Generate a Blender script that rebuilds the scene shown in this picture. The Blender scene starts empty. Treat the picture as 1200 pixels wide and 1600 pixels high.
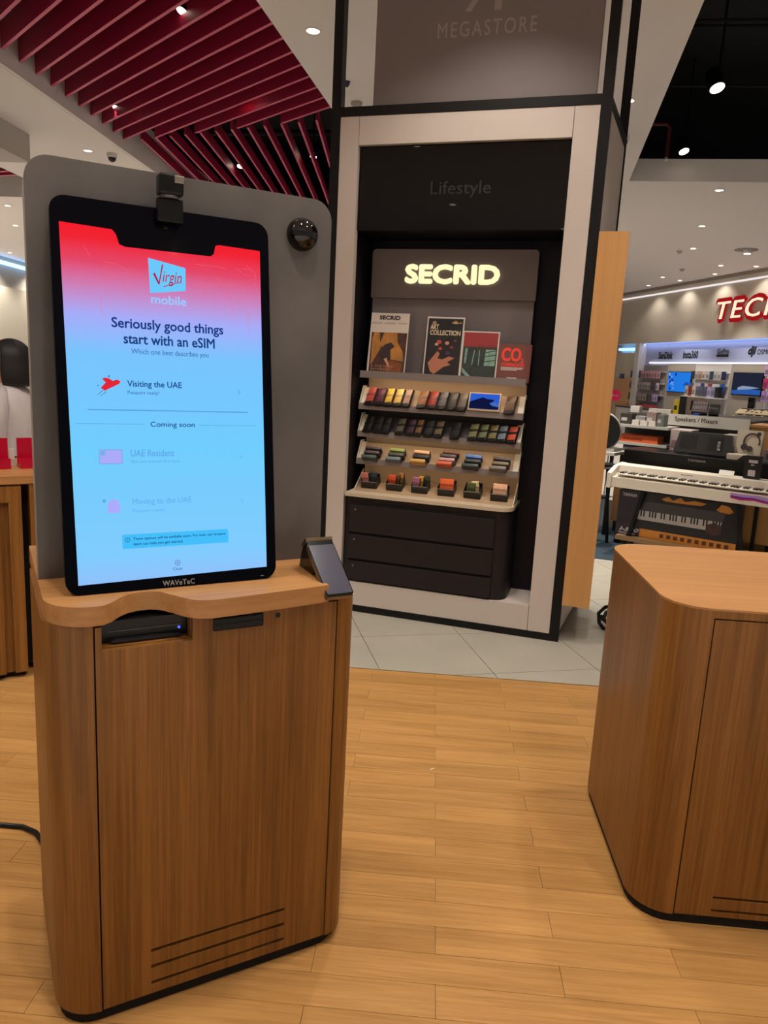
import bpy, bmesh, math, random
from mathutils import Vector, Matrix, Euler
random.seed(7)
R = math.radians
SC = bpy.context.scene
COL = SC.collection

# ------------------------------------------------------------------ camera
cam_d = bpy.data.cameras.new('camera')
cam_d.sensor_fit = 'VERTICAL'; cam_d.sensor_height = 36.0
cam_d.lens = 36.0 * 1160.0 / 1600.0
cam_d.clip_start = 0.05; cam_d.clip_end = 100
cam = bpy.data.objects.new('camera', cam_d); COL.objects.link(cam)
cam.matrix_world = Matrix((
    (0.996392, -0.063115, 0.056742, 0.0),
    (0.067602, 0.185973, -0.980227, 0.0),
    (0.051314, 0.980526, 0.189568, 1.55),
    (0, 0, 0, 1)))
SC.camera = cam

# ------------------------------------------------------------------ world, exposure
wd = bpy.data.worlds.new('world'); SC.world = wd; wd.use_nodes = True
wd.node_tree.nodes['Background'].inputs[0].default_value = (1.0, 0.95, 0.9, 1)
wd.node_tree.nodes['Background'].inputs[1].default_value = 0.3
vs = SC.view_settings
vs.view_transform = 'Standard'; vs.look = 'None'; vs.gamma = 1.0; vs.use_curve_mapping = False
vs.exposure = 0.0
WARM = (1.0, 0.915, 0.81); NEUT = (1.0, 0.93, 0.86)
P_DOWN = 140.0      # watts of one ceiling downlight
P_SPOT = 70.0

# ------------------------------------------------------------------ materials
def nd(nt, t, **k):
    n = nt.nodes.new(t)
    for a, b in k.items(): setattr(n, a, b)
    return n
def lin(c):
    f = lambda v: v / 12.92 if v <= 0.04045 else ((v + 0.055) / 1.055) ** 2.4
    return tuple(f(v / 255.0) for v in c) + (1.0,)
_M = {}
def mat(name, rgb, rough=0.5, metal=0.0, spec=0.5, noise=0.0, nscale=8.0, bump=0.0, emit=0.0, coat=0.0):
    if name in _M: return _M[name]
    m = bpy.data.materials.new(name); m.use_nodes = True; nt = m.node_tree
    b = nt.nodes['Principled BSDF']
    c = lin(rgb)
    b.inputs['Roughness'].default_value = rough; b.inputs['Metallic'].default_value = metal
    b.inputs['Specular IOR Level'].default_value = spec
    b.inputs['Coat Weight'].default_value = coat
    if noise > 0 or bump > 0:
        tc = nd(nt, 'ShaderNodeTexCoord'); nz = nd(nt, 'ShaderNodeTexNoise')
        nz.inputs['Scale'].default_value = nscale; nz.inputs['Detail'].default_value = 6
        nt.links.new(tc.outputs['Object'], nz.inputs['Vector'])
        rp = nd(nt, 'ShaderNodeValToRGB')
        rp.color_ramp.elements[0].position = 0.3; rp.color_ramp.elements[1].position = 0.7
        rp.color_ramp.elements[0].color = tuple(max(0, v * (1 - noise)) for v in c[:3]) + (1,)
        rp.color_ramp.elements[1].color = tuple(min(1, v * (1 + noise)) for v in c[:3]) + (1,)
        nt.links.new(nz.outputs['Fac'], rp.inputs['Fac']); nt.links.new(rp.outputs['Color'], b.inputs['Base Color'])
        if bump > 0:
            bp = nd(nt, 'ShaderNodeBump'); bp.inputs['Strength'].default_value = bump; bp.inputs['Distance'].default_value = 0.01
            nt.links.new(nz.outputs['Fac'], bp.inputs['Height']); nt.links.new(bp.outputs['Normal'], b.inputs['Normal'])
    else:
        b.inputs['Base Color'].default_value = c
    if emit > 0:
        b.inputs['Emission Color'].default_value = c; b.inputs['Emission Strength'].default_value = emit
    _M[name] = m; return m
def wood(name, dark, light, axis='Z', fine=70.0, long=2.2, rough=0.42, rand=False, contrast=1.0):
    """veneer with long grain along one local axis"""
    if name in _M: return _M[name]
    m = bpy.data.materials.new(name); m.use_nodes = True; nt = m.node_tree; L = nt.links.new
    b = nt.nodes['Principled BSDF']; b.inputs['Roughness'].default_value = rough; b.inputs['Specular IOR Level'].default_value = 0.3
    tc = nd(nt, 'ShaderNodeTexCoord'); src = tc.outputs['Object']
    if rand:
        oi = nd(nt, 'ShaderNodeObjectInfo')
        cx = nd(nt, 'ShaderNodeCombineXYZ')
        mm = nd(nt, 'ShaderNodeMath', operation='MULTIPLY'); mm.inputs[1].default_value = 37.0
        L(oi.outputs['Random'], mm.inputs[0])
        for i in range(3): L(mm.outputs[0], cx.inputs[i])
        va = nd(nt, 'ShaderNodeVectorMath', operation='ADD'); L(src, va.inputs[0]); L(cx.outputs[0], va.inputs[1]); src = va.outputs[0]
    def stretched(f, l, detail):
        mp = nd(nt, 'ShaderNodeMapping'); s = [f, f, f]; s['XYZ'.index(axis)] = l
        mp.inputs['Scale'].default_value = s; L(src, mp.inputs['Vector'])
        n = nd(nt, 'ShaderNodeTexNoise'); n.inputs['Scale'].default_value = 1.0; n.inputs['Detail'].default_value = detail
        n.inputs['Distortion'].default_value = 0.6
        L(mp.outputs[0], n.inputs['Vector']); return n.outputs['Fac']
    a = stretched(fine, long, 5); c = stretched(fine * 0.13, long * 0.35, 3); e = stretched(fine * 3.2, long * 4, 2)
    mx = nd(nt, 'ShaderNodeMath', operation='MULTIPLY_ADD'); mx.inputs[1].default_value = 0.55; L(a, mx.inputs[0])
    m2 = nd(nt, 'ShaderNodeMath', operation='MULTIPLY'); m2.inputs[1].default_value = 0.45; L(c, m2.inputs[0]); L(m2.outputs[0], mx.inputs[2])
    m3 = nd(nt, 'ShaderNodeMath', operation='MULTIPLY_ADD'); m3.inputs[1].default_value = 0.25; L(e, m3.inputs[0]); L(mx.outputs[0], m3.inputs[2])
    rp = nd(nt, 'ShaderNodeValToRGB')
    rp.color_ramp.elements[0].position = 0.625 - 0.16 / contrast; rp.color_ramp.elements[1].position = 0.625 + 0.16 / contrast
    rp.color_ramp.elements[0].color = lin(dark); rp.color_ramp.elements[1].color = lin(light)
    L(m3.outputs[0], rp.inputs['Fac']); out = rp.outputs['Color']
    if rand:
        hs = nd(nt, 'ShaderNodeHueSaturation')
        mr = nd(nt, 'ShaderNodeMapRange'); mr.inputs[3].default_value = 0.93; mr.inputs[4].default_value = 1.06
        L(oi.outputs['Random'], mr.inputs[0]); L(mr.outputs[0], hs.inputs['Value']); L(out, hs.inputs['Color']); out = hs.outputs['Color']
    L(out, b.inputs['Base Color'])
    bp = nd(nt, 'ShaderNodeBump'); bp.inputs['Strength'].default_value = 0.12; bp.inputs['Distance'].default_value = 0.003
    L(a, bp.inputs['Height']); L(bp.outputs[0], b.inputs['Normal'])
    _M[name] = m; return m
def emis(name, rgb, s):
    if name in _M: return _M[name]
    m = bpy.data.materials.new(name); m.use_nodes = True; nt = m.node_tree
    nt.nodes.clear(); o = nd(nt, 'ShaderNodeOutputMaterial'); e = nd(nt, 'ShaderNodeEmission')
    e.inputs[0].default_value = lin(rgb); e.inputs[1].default_value = s
    nt.links.new(e.outputs[0], o.inputs[0]); _M[name] = m; return m

# ------------------------------------------------------------------ mesh helpers
class MB:
    def __init__(s): s.bm = bmesh.new()
    def box(s, x0, x1, y0, y1, z0, z1, bev=0.0, rot=None, piv=None):
        v = [s.bm.verts.new((x, y, z)) for z in (z0, z1) for y in (y0, y1) for x in (x0, x1)]
        f = [(0, 2, 3, 1), (4, 5, 7, 6), (0, 1, 5, 4), (2, 6, 7, 3), (0, 4, 6, 2), (1, 3, 7, 5)]
        fs = [s.bm.faces.new([v[i] for i in q]) for q in f]
        if bev > 0:
            es = list({e for q in fs for e in q.edges})
            r = bmesh.ops.bevel(s.bm, geom=es, offset=bev, segments=2, affect='EDGES', profile=0.5)
            v = list({w for w in r['verts']} | {w for w in v if w.is_valid})
        if rot is not None:
            p = Vector(piv if piv else ((x0 + x1) / 2, (y0 + y1) / 2, (z0 + z1) / 2))
            bmesh.ops.rotate(s.bm, verts=v, cent=p, matrix=rot)
        return s
    def prism(s, pts, a0, a1, axis='z'):
        """polygon pts extruded from a0 to a1 along an axis; pts are (x,y) for z, (x,z) for y, (y,z) for x"""
        def P(p, a): return {'z': (p[0], p[1], a), 'y': (p[0], a, p[1]), 'x': (a, p[0], p[1])}[axis]
        A = [s.bm.verts.new(P(p, a0)) for p in pts]; B = [s.bm.verts.new(P(p, a1)) for p in pts]
        n = len(pts); s.bm.faces.new(A[::-1]); s.bm.faces.new(B)
        for i in range(n): s.bm.faces.new((A[i], A[(i + 1) % n], B[(i + 1) % n], B[i]))
        return s
    def cyl(s, c, r, h, axis='z', seg=20, r2=None):
        c = Vector(c); r2 = r if r2 is None else r2
        A = []; B = []
        for i in range(seg):
            t = 2 * math.pi * i / seg; ca, sa = math.cos(t), math.sin(t)
            def P(rr, a): return {'z': (rr * ca, rr * sa, a), 'y': (rr * ca, a, rr * sa), 'x': (a, rr * ca, rr * sa)}[axis]
            A.append(s.bm.verts.new(c + Vector(P(r, 0)))); B.append(s.bm.verts.new(c + Vector(P(r2, h))))
        s.bm.faces.new(A[::-1]); s.bm.faces.new(B)
        for i in range(seg): s.bm.faces.new((A[i], A[(i + 1) % seg], B[(i + 1) % seg], B[i]))
        return s
    def tube(s, pts, r, seg=8):
        pts = [Vector(p) for p in pts]; rings = []
        for i, p in enumerate(pts):
            d = (pts[min(i + 1, len(pts) - 1)] - pts[max(i - 1, 0)]).normalized()
            a = d.orthogonal().normalized() if not rings else (pa - d * pa.dot(d)).normalized()
            pa = a; b = d.cross(a)
            rings.append([s.bm.verts.new(p + a * r * math.cos(2 * math.pi * k / seg) + b * r * math.sin(2 * math.pi * k / seg)) for k in range(seg)])
        s.bm.faces.new(rings[0][::-1]); s.bm.faces.new(rings[-1])
        for i in range(len(rings) - 1):
            for k in range(seg): s.bm.faces.new((rings[i][k], rings[i][(k + 1) % seg], rings[i + 1][(k + 1) % seg], rings[i + 1][k]))
        return s
    def lathe(s, prof, c=(0, 0, 0), seg=24, axis='z'):
        """profile of (radius, height)"""
        c = Vector(c); rings = []
        for r, h in prof:
            ring = []
            for i in range(seg):
                t = 2 * math.pi * i / seg; x, y = r * math.cos(t), r * math.sin(t)
                ring.append(s.bm.verts.new(c + Vector({'z': (x, y, h), 'y': (x, h, y), 'x': (h, x, y)}[axis])))
            rings.append(ring)
        s.bm.faces.new(rings[0][::-1]); s.bm.faces.new(rings[-1])
        for a, b in zip(rings, rings[1:]):
            for i in range(seg): s.bm.faces.new((a[i], a[(i + 1) % seg], b[(i + 1) % seg], b[i]))
        return s
    def sheet(s, pts):
        s.bm.faces.new([s.bm.verts.new(p) for p in pts]); return s
    def mesh(s, name, m, smooth=False):
        bmesh.ops.recalc_face_normals(s.bm, faces=s.bm.faces[:])
        me = bpy.data.meshes.new(name); s.bm.to_mesh(me); s.bm.free()
        if m is not None: me.materials.append(m)
        if smooth:
            for p in me.polygons: p.use_smooth = True
            try: me.set_sharp_from_angle(angle=R(35))
            except Exception: pass
        return me
    def build(s, name, m, parent=None, smooth=False, loc=None, rot=None):
        return put(name, s.mesh(name, m, smooth), parent, loc, rot)
def put(name, me, parent=None, loc=None, rot=None):
    o = bpy.data.objects.new(name, me); COL.objects.link(o)
    if parent is not None: o.parent = parent
    if loc is not None: o.location = loc
    if rot is not None: o.rotation_euler = rot
    return o
def tag(o, label, cat, group=None):
    o['label'] = label; o['category'] = cat
    if group: o['group'] = group
    return o
def thing(name, label, cat, loc=(0, 0, 0), rz=0.0, group=None):
    o = bpy.data.objects.new(name, None); COL.objects.link(o)
    o.location = loc; o.rotation_euler = (0, 0, rz); o.empty_display_size = 0.1
    return tag(o, label, cat, group)
def struct(o, label=None):
    o['kind'] = 'structure'
    if label: o['label'] = label
    return o
def copy_tree(o, parent=None):
    c = o.copy(); COL.objects.link(c); c.parent = parent
    for ch in list(o.children): copy_tree(ch, c)
    return c
def rrect(x0, x1, y0, y1, r, seg=6):
    """rounded rectangle outline; r is one radius or four (x0y0, x1y0, x1y1, x0y1)"""
    rr = (r,) * 4 if not isinstance(r, (tuple, list)) else r
    pts = []
    for (cx, cy, a0), q in zip(((x0, y0, 180), (x1, y0, 270), (x1, y1, 0), (x0, y1, 90)), rr):
        if q <= 1e-6: pts.append((cx, cy)); continue
        ox = cx + (q if cx == x0 else -q); oy = cy + (q if cy == y0 else -q)
        for i in range(seg + 1):
            t = R(a0 + 90 * i / seg); pts.append((ox + q * math.cos(t), oy + q * math.sin(t)))
    return pts
def text(name, body, m, parent, x0, x1, z0, z1, y, bold=0.0, shear=0.0, depth=0.0005, spacing=1.0, align='LEFT', line=1.0):
    """flat lettering fitted into x0..x1, z0..z1 on the local plane at y (facing -y)"""
    cu = bpy.data.curves.new(name, 'FONT'); cu.body = body; cu.shear = shear
    cu.space_character = spacing; cu.align_x = align; cu.space_line = line; cu.resolution_u = 3
    to = bpy.data.objects.new(name, cu); COL.objects.link(to)
    dg = bpy.context.evaluated_depsgraph_get()
    me = bpy.data.meshes.new_from_object(to.evaluated_get(dg)); bpy.data.objects.remove(to); bpy.data.curves.remove(cu)
    me.name = name
    xs = [v.co.x for v in me.vertices]; ys = [v.co.y for v in me.vertices]
    ax, bx, ay, by = min(xs), max(xs), min(ys), max(ys)
    for v in me.vertices:
        v.co = Vector((x0 + (v.co.x - ax) / (bx - ax) * (x1 - x0), 0, z0 + (v.co.y - ay) / (by - ay) * (z1 - z0)))
    flat = me.copy() if bold > 0 else None
    bm = bmesh.new(); bm.from_mesh(me)
    if depth > 0:
        r = bmesh.ops.extrude_face_region(bm, geom=bm.faces[:])
        bmesh.ops.translate(bm, verts=[g for g in r['geom'] if isinstance(g, bmesh.types.BMVert)], vec=(0, -depth, 0))
        bmesh.ops.recalc_face_normals(bm, faces=bm.faces[:])
    if flat:                                    # heavier strokes: thin outlines laid over one another with small shifts
        b = bold * (x1 - x0) / (bx - ax)
        for k, (dx, dz) in enumerate(((1, 0), (-1, 0), (0, 1), (0, -1), (.7, .7), (-.7, .7), (.7, -.7), (-.7, -.7))):
            n0 = len(bm.verts); bm.from_mesh(flat); bm.verts.ensure_lookup_table()
            bmesh.ops.translate(bm, verts=bm.verts[n0:], vec=(dx * b, -depth - 3e-5 * (k + 1), dz * b))
        bpy.data.meshes.remove(flat)
    bm.to_mesh(me); bm.free()
    me.materials.clear(); me.materials.append(m)
    return put(name, me, parent, (0, y, 0))

# common finishes
WHITE_PAINT = mat('white_paint', (196, 184, 176), 0.6, noise=0.03, nscale=2)
CEIL = mat('ceiling_paint', (232, 224, 220), 0.85)
BLACK = mat('black_metal', (17, 15, 16), 0.45, spec=0.25)
BLACKP = mat('black_plastic', (11, 11, 12), 0.3, spec=0.3)
VOID = mat('black_void', (9, 9, 9), 0.9)
DARKGAP = mat('dark_gap', (14, 10, 8), 0.9)
OAK_V = wood('oak_veneer_vertical', (104, 67, 28), (146, 99, 48), 'Z', 120, 2.0, 0.38)  # shade of the upright faces put into this darker oak
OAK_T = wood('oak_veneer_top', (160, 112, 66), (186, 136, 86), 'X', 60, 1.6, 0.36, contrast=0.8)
OAK_F = wood('oak_plank', (160, 116, 64), (194, 146, 88), 'X', 80, 3.0, 0.36, rand=True, contrast=0.95)
PLY = wood('plywood_honey', (184, 134, 80), (206, 156, 100), 'Z', 40, 1.0, 0.4, contrast=0.6)
# ================================================================== SETTING
def clip(poly, a, b, c):
    """keep a*x + b*y >= c"""
    out = []
    for i in range(len(poly)):
        p, q = poly[i], poly[(i + 1) % len(poly)]
        dp, dq = a * p[0] + b * p[1] - c, a * q[0] + b * q[1] - c
        if dp >= 0: out.append(p)
        if (dp > 0 > dq) or (dp < 0 < dq):
            t = dp / (dp - dq); out.append((p[0] + t * (q[0] - p[0]), p[1] + t * (q[1] - p[1])))
    return out
YB = 3.66                                   # where the oak ends and the stone tiles begin
floor = struct(MB().box(-14, 10, -7, 26, -0.10, -0.0125).build('floor', mat('floor_joint', (112, 80, 46), 0.9)), 'shop floor of oak planks and grey stone tiles')
# oak planks, running bond
PL, PW, g = 0.656, 0.1024, 0.0006
plank_me = MB().box(g, PL - g, g, PW - g, -0.012, 0.0).mesh('plank', OAK_F)
half_me = MB().box(g, PL - g, g, YB - (2.374 + 12 * PW) - g, -0.012, 0.0).mesh('plank_end', OAK_F)
for k in range(-14, 13):
    y0 = 2.374 + k * PW
    off = 0.10 if k % 2 == 0 else 0.432
    xl = -0.78 * (y0 + 0.3) - 0.15; xr = 0.62 * y0 + 0.15
    if y0 < 1.6: xl = -1.5
    for j in range(-8, 6):
        x0 = off + j * PL
        if x0 + PL < xl or x0 > xr: continue
        put('plank', half_me if k == 12 else plank_me, floor, (x0, y0, 0))
fld = MB()
fld.box(-6, 5, 0.3, 2.374 - 14 * PW, -0.02, -0.0115)
fld.box(-6, -3.0, 0.95, YB, -0.02, -0.0115); fld.box(2.7, 5, 0.95, YB, -0.02, -0.0115)
o = fld.build('plank_field', OAK_F, floor); o['kind'] = 'stuff'
o = MB().box(-6, 6, YB - 0.004, YB + 0.004, -0.012, 0.001).build('edge_strip', mat('strip', (120, 96, 66), 0.5), floor)
# grey stone tiles laid at an angle
TILE = mat('stone_tile', (168, 163, 150), 0.42, noise=0.07, nscale=3.0)
wv, vv = Vector((0.959, 0.282)), Vector((-0.282, 0.959)); TS = 0.595
nt_ = 0
for i in range(-8, 10):
    for j in range(-2, 9):
        w0, v0 = 0.85 + i * TS, 3.46 + j * TS
        q = []
        for (a, b) in ((0, 0), (1, 0), (1, 1), (0, 1)):
            ww, v2 = w0 + a * TS + (0.0018 if a == 0 else -0.0018), v0 + b * TS + (0.0018 if b == 0 else -0.0018)
            p = wv * ww + vv * v2; q.append((p.x, p.y))
        q = clip(q, 0, 1, YB + 0.006); q = clip(q, -0.268, -1, -6.88) if len(q) > 2 else q
        q = clip(q, 1, 0, -3.6) if len(q) > 2 else q
        q = clip(q, -1, 0, -3.2) if len(q) > 2 else q
        if len(q) < 3: continue
        MB().prism(q, -0.012, 0.0).build('tile', TILE, floor)
fld = MB().prism([(-14, YB + .01), (-3.61, YB + .01), (-3.61, 7.8), (-14, 10)], -0.02, -0.002).prism([(3.21, YB + .01), (10, YB + .01), (10, 4.2), (3.21, 6.0)], -0.02, -0.002)
fld.box(-14, 10, -7, 0.29, -0.02, -0.002)                    # pale floor added behind the viewer to bounce light onto the ceiling
fld.box(-14, -6.01, 0.3, YB, -0.02, -0.002)
fld.prism([(-14, 11.5), (10, 9.6), (10, 26), (-14, 26)], -0.02, 0.0)
fld.prism([(-14, 10), (-3.61, 7.8), (-3.0, 10.6), (-14, 11.5)], -0.02, 0.0)
o = fld.build('bounce_floor', mat('bounce_stone', (214, 208, 198), 0.5, noise=0.04, nscale=2.0), floor); o['kind'] = 'stuff'  # hidden floor made pale to throw light up onto the ceiling
CARPET = mat('blue_carpet', (38, 56, 68), 0.95, noise=0.25, nscale=60, bump=0.4)
o = MB().prism([(-3.0, 6.88 + 3.0 * 0.268 + .005), (10, 6.88 - 2.68 + .005), (10, 9.59), (-3.0, 10.59)], -0.012, 0.004).build('carpet', CARPET, floor)

# ceiling with the two openings
HC = 4.0
def plate(polys, z0, z1):
    m = MB()
    for p in polys: m.prism(p, z0, z1)
    return m
ceil_polys = [
    [(-14, -6), (-9.5, -6), (-9.5, 26), (-14, 26)], [(-6.15, -6), (-4.0, -6), (-4.0, 26), (-6.15, 26)],
    [(-9.5, -6), (-6.15, -6), (-6.15, 9.6), (-9.5, 9.6)], [(-9.5, 12.5), (-6.15, 12.5), (-6.15, 26), (-9.5, 26)],
    [(-4, -6), (10, -6), (10, 2.5), (-4, 2.5)],
    [(-1.73, 2.5), (1.15, 2.5), (2.26, 10.05), (2.26, 13), (-0.6, 13)],
    [(-4, 13), (2.26, 13), (2.26, 26), (-4, 26)],
    [(2.26, 10.05), (10, 9.2), (10, 26), (2.26, 26)]]
ceiling = struct(plate(ceil_polys, HC, HC + 0.05).build('ceiling', CEIL), 'white painted ceiling with openings to a black void')
MB().box(-3.998, -3.96, 2.5, 13, HC + 0.002, 4.5).build('fascia', CEIL, ceiling)
MB().prism([(2.26, 10.05), (10, 9.2), (10, 9.24), (2.26, 10.09)], HC + 0.05, HC + 0.26).build('fascia', CEIL, ceiling)
MB().box(-9.5, -6.15, 12.5, 12.54, HC + 0.05, 4.5).build('fascia', CEIL, ceiling)
struct(MB().box(-14, 10, -6, 26, 5.3, 5.4).build('ceiling', VOID), 'black soffit high above the ceiling openings')
bulk = struct(MB().box(-8, -4.86, 5.0, 8.97, 3.69, 3.995).build('trim_1', mat('bulkhead_paint', (190, 182, 176), .85)), 'grey dropped bulkhead under the ceiling')
# outer walls
WALLP = mat('wall_paint', (205, 196, 186), 0.8)
struct(MB().box(-14, 10, 26, 26.2, 0, 5.4).build('wall_back', WALLP), 'far back wall of the shop')
wl = struct(MB().prism([(-12.4, -6), (-10.3, -6), (-12.2, 25.8), (-13.6, 25.8)], 0, HC).build('wall_left', mat('left_wall', (176, 168, 156), .8)), 'pale wall at the far left')
MB().prism([(-11.13, 8), (-11.0, 8), (-12.03, 25.5), (-12.16, 25.5)], 3.78, 3.86).build('cove_strip', emis('cove_blue', (150, 200, 255), 3.0), wl)
MB().prism([(-11.3, 8), (-11.05, 8), (-12.05, 25.5), (-12.3, 25.5)], 0.4, 3.2).build('panel', mat('left_panel', (206, 198, 182), .7), wl)

# ---------------- red baffles in the left opening
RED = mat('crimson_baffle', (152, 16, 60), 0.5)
PINK = mat('pink_underlight', (206, 84, 118), 0.5)  # pink glow from below put into the slats' colour
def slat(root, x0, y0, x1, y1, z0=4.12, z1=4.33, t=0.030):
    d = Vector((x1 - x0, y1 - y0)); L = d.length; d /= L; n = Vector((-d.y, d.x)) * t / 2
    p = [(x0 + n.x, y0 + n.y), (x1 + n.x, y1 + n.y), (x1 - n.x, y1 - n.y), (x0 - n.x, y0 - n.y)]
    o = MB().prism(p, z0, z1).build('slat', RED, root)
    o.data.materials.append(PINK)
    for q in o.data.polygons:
        if q.normal.z < -0.9: q.material_index = 1          # light from below painted onto the lower face
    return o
bA = thing('ceiling_baffle', 'run of diagonal crimson ceiling slats above the touchscreen kiosk', 'ceiling baffle', (0, 0, 0))
for k in range(-2, 15):
    c = 5.80 + 0.288 * (k - 10)
    x0 = -3.955
    if c > 5.83: x0 = (c - 7.905) / (0.933 - 0.415)      # seam with the straight run
    xe = -1.05 if c > 4.6 else -1.35
    ye = c - 0.933 * xe
    if ye < 2.8: xe = (c - 2.8) / 0.933; ye = 2.8
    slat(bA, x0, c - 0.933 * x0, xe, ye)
bB = thing('ceiling_baffle', 'run of straight crimson ceiling slats behind the diagonal ones', 'ceiling baffle', (0, 0, 0))
for k in range(13):
    x = -3.72 + k * 0.2075
    y = 9.38 - (x + 3.72) * 0.40 + 0.06
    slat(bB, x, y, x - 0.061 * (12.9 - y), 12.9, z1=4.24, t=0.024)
bC = thing('ceiling_baffle', 'small patch of crimson ceiling slats at far left', 'ceiling baffle', (0, 0, 0))
for k in range(12):
    y = 9.7 + k * 0.24
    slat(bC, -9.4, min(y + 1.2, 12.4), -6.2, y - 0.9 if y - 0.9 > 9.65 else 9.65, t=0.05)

# ---------------- downlights
LENS = emis('lamp_lens', (255, 240, 214), 9.0)
TRIM = mat('lamp_trim', (225, 220, 212), 0.5)
_ring = MB().lathe([(0.062, 0.004), (0.062, -0.006), (0.05, -0.008), (0.046, 0.0), (0.046, 0.004)], seg=20).mesh('trim_ring', TRIM, True)
_lens = MB().cyl((0, 0, -0.004), 0.046, 0.006, seg=20).mesh('lens', LENS)
def lamp(parent, power, loc=(0, 0, -0.012), size=120, blend=0.6, col=WARM, rot=(0, 0, 0), rad=0.05):
    ld = bpy.data.lights.new('lamp', 'SPOT'); ld.energy = power; ld.spot_size = R(size); ld.spot_blend = blend
    ld.color = col; ld.shadow_soft_size = rad
    lo = bpy.data.objects.new('lamp', ld); COL.objects.link(lo); lo.parent = parent; lo.location = loc; lo.rotation_euler = rot
    return lo
def downlight(x, y, label, power=None, z=HC, group=None, s=1.0, size=110):
    t = thing('downlight', label, 'downlight', (x, y, z), 0, group); t.scale = (s, s, s)
    put('trim_ring', _ring, t); put('lens', _lens, t)
    lamp(t, P_DOWN if power is None else power, size=size)
    return t
downlight(-1.07, 6.07, 'round recessed downlight left of the black tower frame', 420, size=80)
downlight(1.56, 7.30, 'round recessed downlight right of the black tower frame', 420, size=80)
downlight(-4.44, 9.56, 'small recessed downlight above the kiosk board, beside a dome camera', 420, size=80)
downlight(-7.61, 13.24, 'downlight at far left just below the small slat patch', 380, size=80)
downlight(-8.62, 15.25, 'lower downlight at far left above the cove strip', 380, size=80)
for (x, y, l) in [(3.465, 10.33, 'recessed downlight nearest the grey soffit edge, right side'),
                  (4.03, 12.6, 'second recessed downlight behind the soffit edge, right side'),
                  (4.57, 14.62, 'bright recessed downlight beside a small grey sensor'),
                  (5.76, 16.5, 'recessed downlight above the glowing red letters'),
                  (6.43, 16.39, 'recessed downlight at right end of the row along the wall'),
                  (6.09, 17.74, 'second recessed downlight of the row along the wall'),
                  (5.74, 19.07, 'third recessed downlight of the row along the wall'),
                  (5.21, 18.64, 'recessed downlight a little in front of the wall row'),
                  (5.34, 20.3, 'farthest recessed downlight at the left end of the wall row')]:
    near_wall = (x - 6.71) * -0.968 + (y - 16.496) * -0.25 < 0.9
    downlight(x, y, l, 38 if near_wall else 300, size=120 if near_wall else 85)
# the same lamps go on over the kiosks, out of view
for (x, y) in [(0.1, 3.6), (-1.35, 2.4), (0.5, 2.3), (1.6, 3.0), (-0.2, 1.0), (1.3, 0.9), (-2.3, 0.8), (-2.9, 2.2)]:
    downlight(x, y, 'recessed downlight in the white ceiling over the kiosks', group='downlights over the kiosks, out of view')
for (x, y) in [(-3.2, -2.0), (-1.1, -2.0), (1.1, -2.0), (3.2, -2.0), (-2.2, -4.2), (0, -4.2), (2.2, -4.2), (-5.4, -2.5), (5.4, -2.5), (4.6, 1.2), (-5.5, 3.4), (-5.2, 6.5), (-4.4, 12.5), (-1.0, 9.5), (0.6, 8.0), (0.6, 6.2), (0.8, 12.0), (-2.0, 14.5), (5.5, 5.0)]:  # unseen lamps added over the pale floor so its bounce lights the ceiling
    downlight(x, y, 'unseen downlight added above the pale floor to bounce light up', 420, size=80, group='added bounce downlights, out of view')
for (x, y) in [(-10.4, 9.5), (-10.7, 12.0), (-10.9, 14.5), (-11.1, 17.0), (-11.2, 19.5), (-11.4, 22.0)]:  # unseen lamps added to brighten the left wall
    downlight(x, y, 'unseen downlight added to brighten the pale wall at far left', 330, size=130, group='added wall lights at far left, out of view')
# multi-head recessed light
t = thing('gimbal_light', 'round recessed plate with a tilted spotlight in right ceiling', 'spotlight', (5.48, 14.52, HC))
MB().cyl((0, 0, -0.012), 0.2, 0.012, seg=24).build('plate', mat('gimbal_plate', (150, 142, 136), .6), t)
MB().lathe([(0.07, 0), (0.075, -0.05), (0.06, -0.06)], (0.02, -0.02, -0.012)).build('head', TRIM, t)
MB().cyl((0.02, -0.02, -0.078), 0.055, 0.006).build('lens', LENS, t)
# hanging cylinder spots
def spot_can(x, y, z, label, aim, power=None, r=0.05):
    t = thing('cylinder_spotlight', label, 'spotlight', (x, y, z))
    rot = Euler(aim)
    can = MB().lathe([(r, 0.0), (r, 0.17), (r * .8, 0.19)]).build('housing', BLACKP, t, True, rot=rot)
    MB().cyl((0, 0, -0.004), r * 0.86, 0.006).build('lens', LENS, t, rot=rot)
    MB().cyl((0, 0, 0.18), 0.012, 5.3 - z - 0.18).build('stem', BLACKP, t)
    lamp(t, P_SPOT if power is None else power, rot=rot, loc=rot.to_matrix() @ Vector((0, 0, -0.015)), size=70, rad=0.04)
spot_can(-2.16, 6.34, 4.22, 'black cylinder spotlight high between the diagonal slats', (R(-18), R(20), 0))
spot_can(-3.69, 8.67, 4.22, 'black cylinder spotlight at the left ends of the diagonal slats', (R(-16), R(12), 0))
spot_can(-2.21, 8.2, 4.22, 'black cylinder spotlight in the middle of the diagonal slats', (R(-16), R(12), 0))
spot_can(-2.9, 10.95, 4.22, 'black cylinder spotlight between the straight slats, left one', (R(-20), R(8), 0))
spot_can(-1.78, 10.4, 4.24, 'bright cylinder spotlight between the straight slats near the tower', (R(-20), R(8), 0))
spot_can(2.46, 7.75, 4.28, 'larger white-faced spotlight in the black opening, upper right', (R(-22), R(-12), 0), r=0.075)
spot_can(2.80, 9.75, 4.28, 'lower white-faced spotlight in the black opening near the soffit', (R(-22), R(-12), 0), r=0.065)
t = spot_can(3.6, 9.1, 4.42, 'unlit dark cylinder spotlight near the soffit edge, right', (R(25), R(0), 0), power=8, r=0.06)
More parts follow.
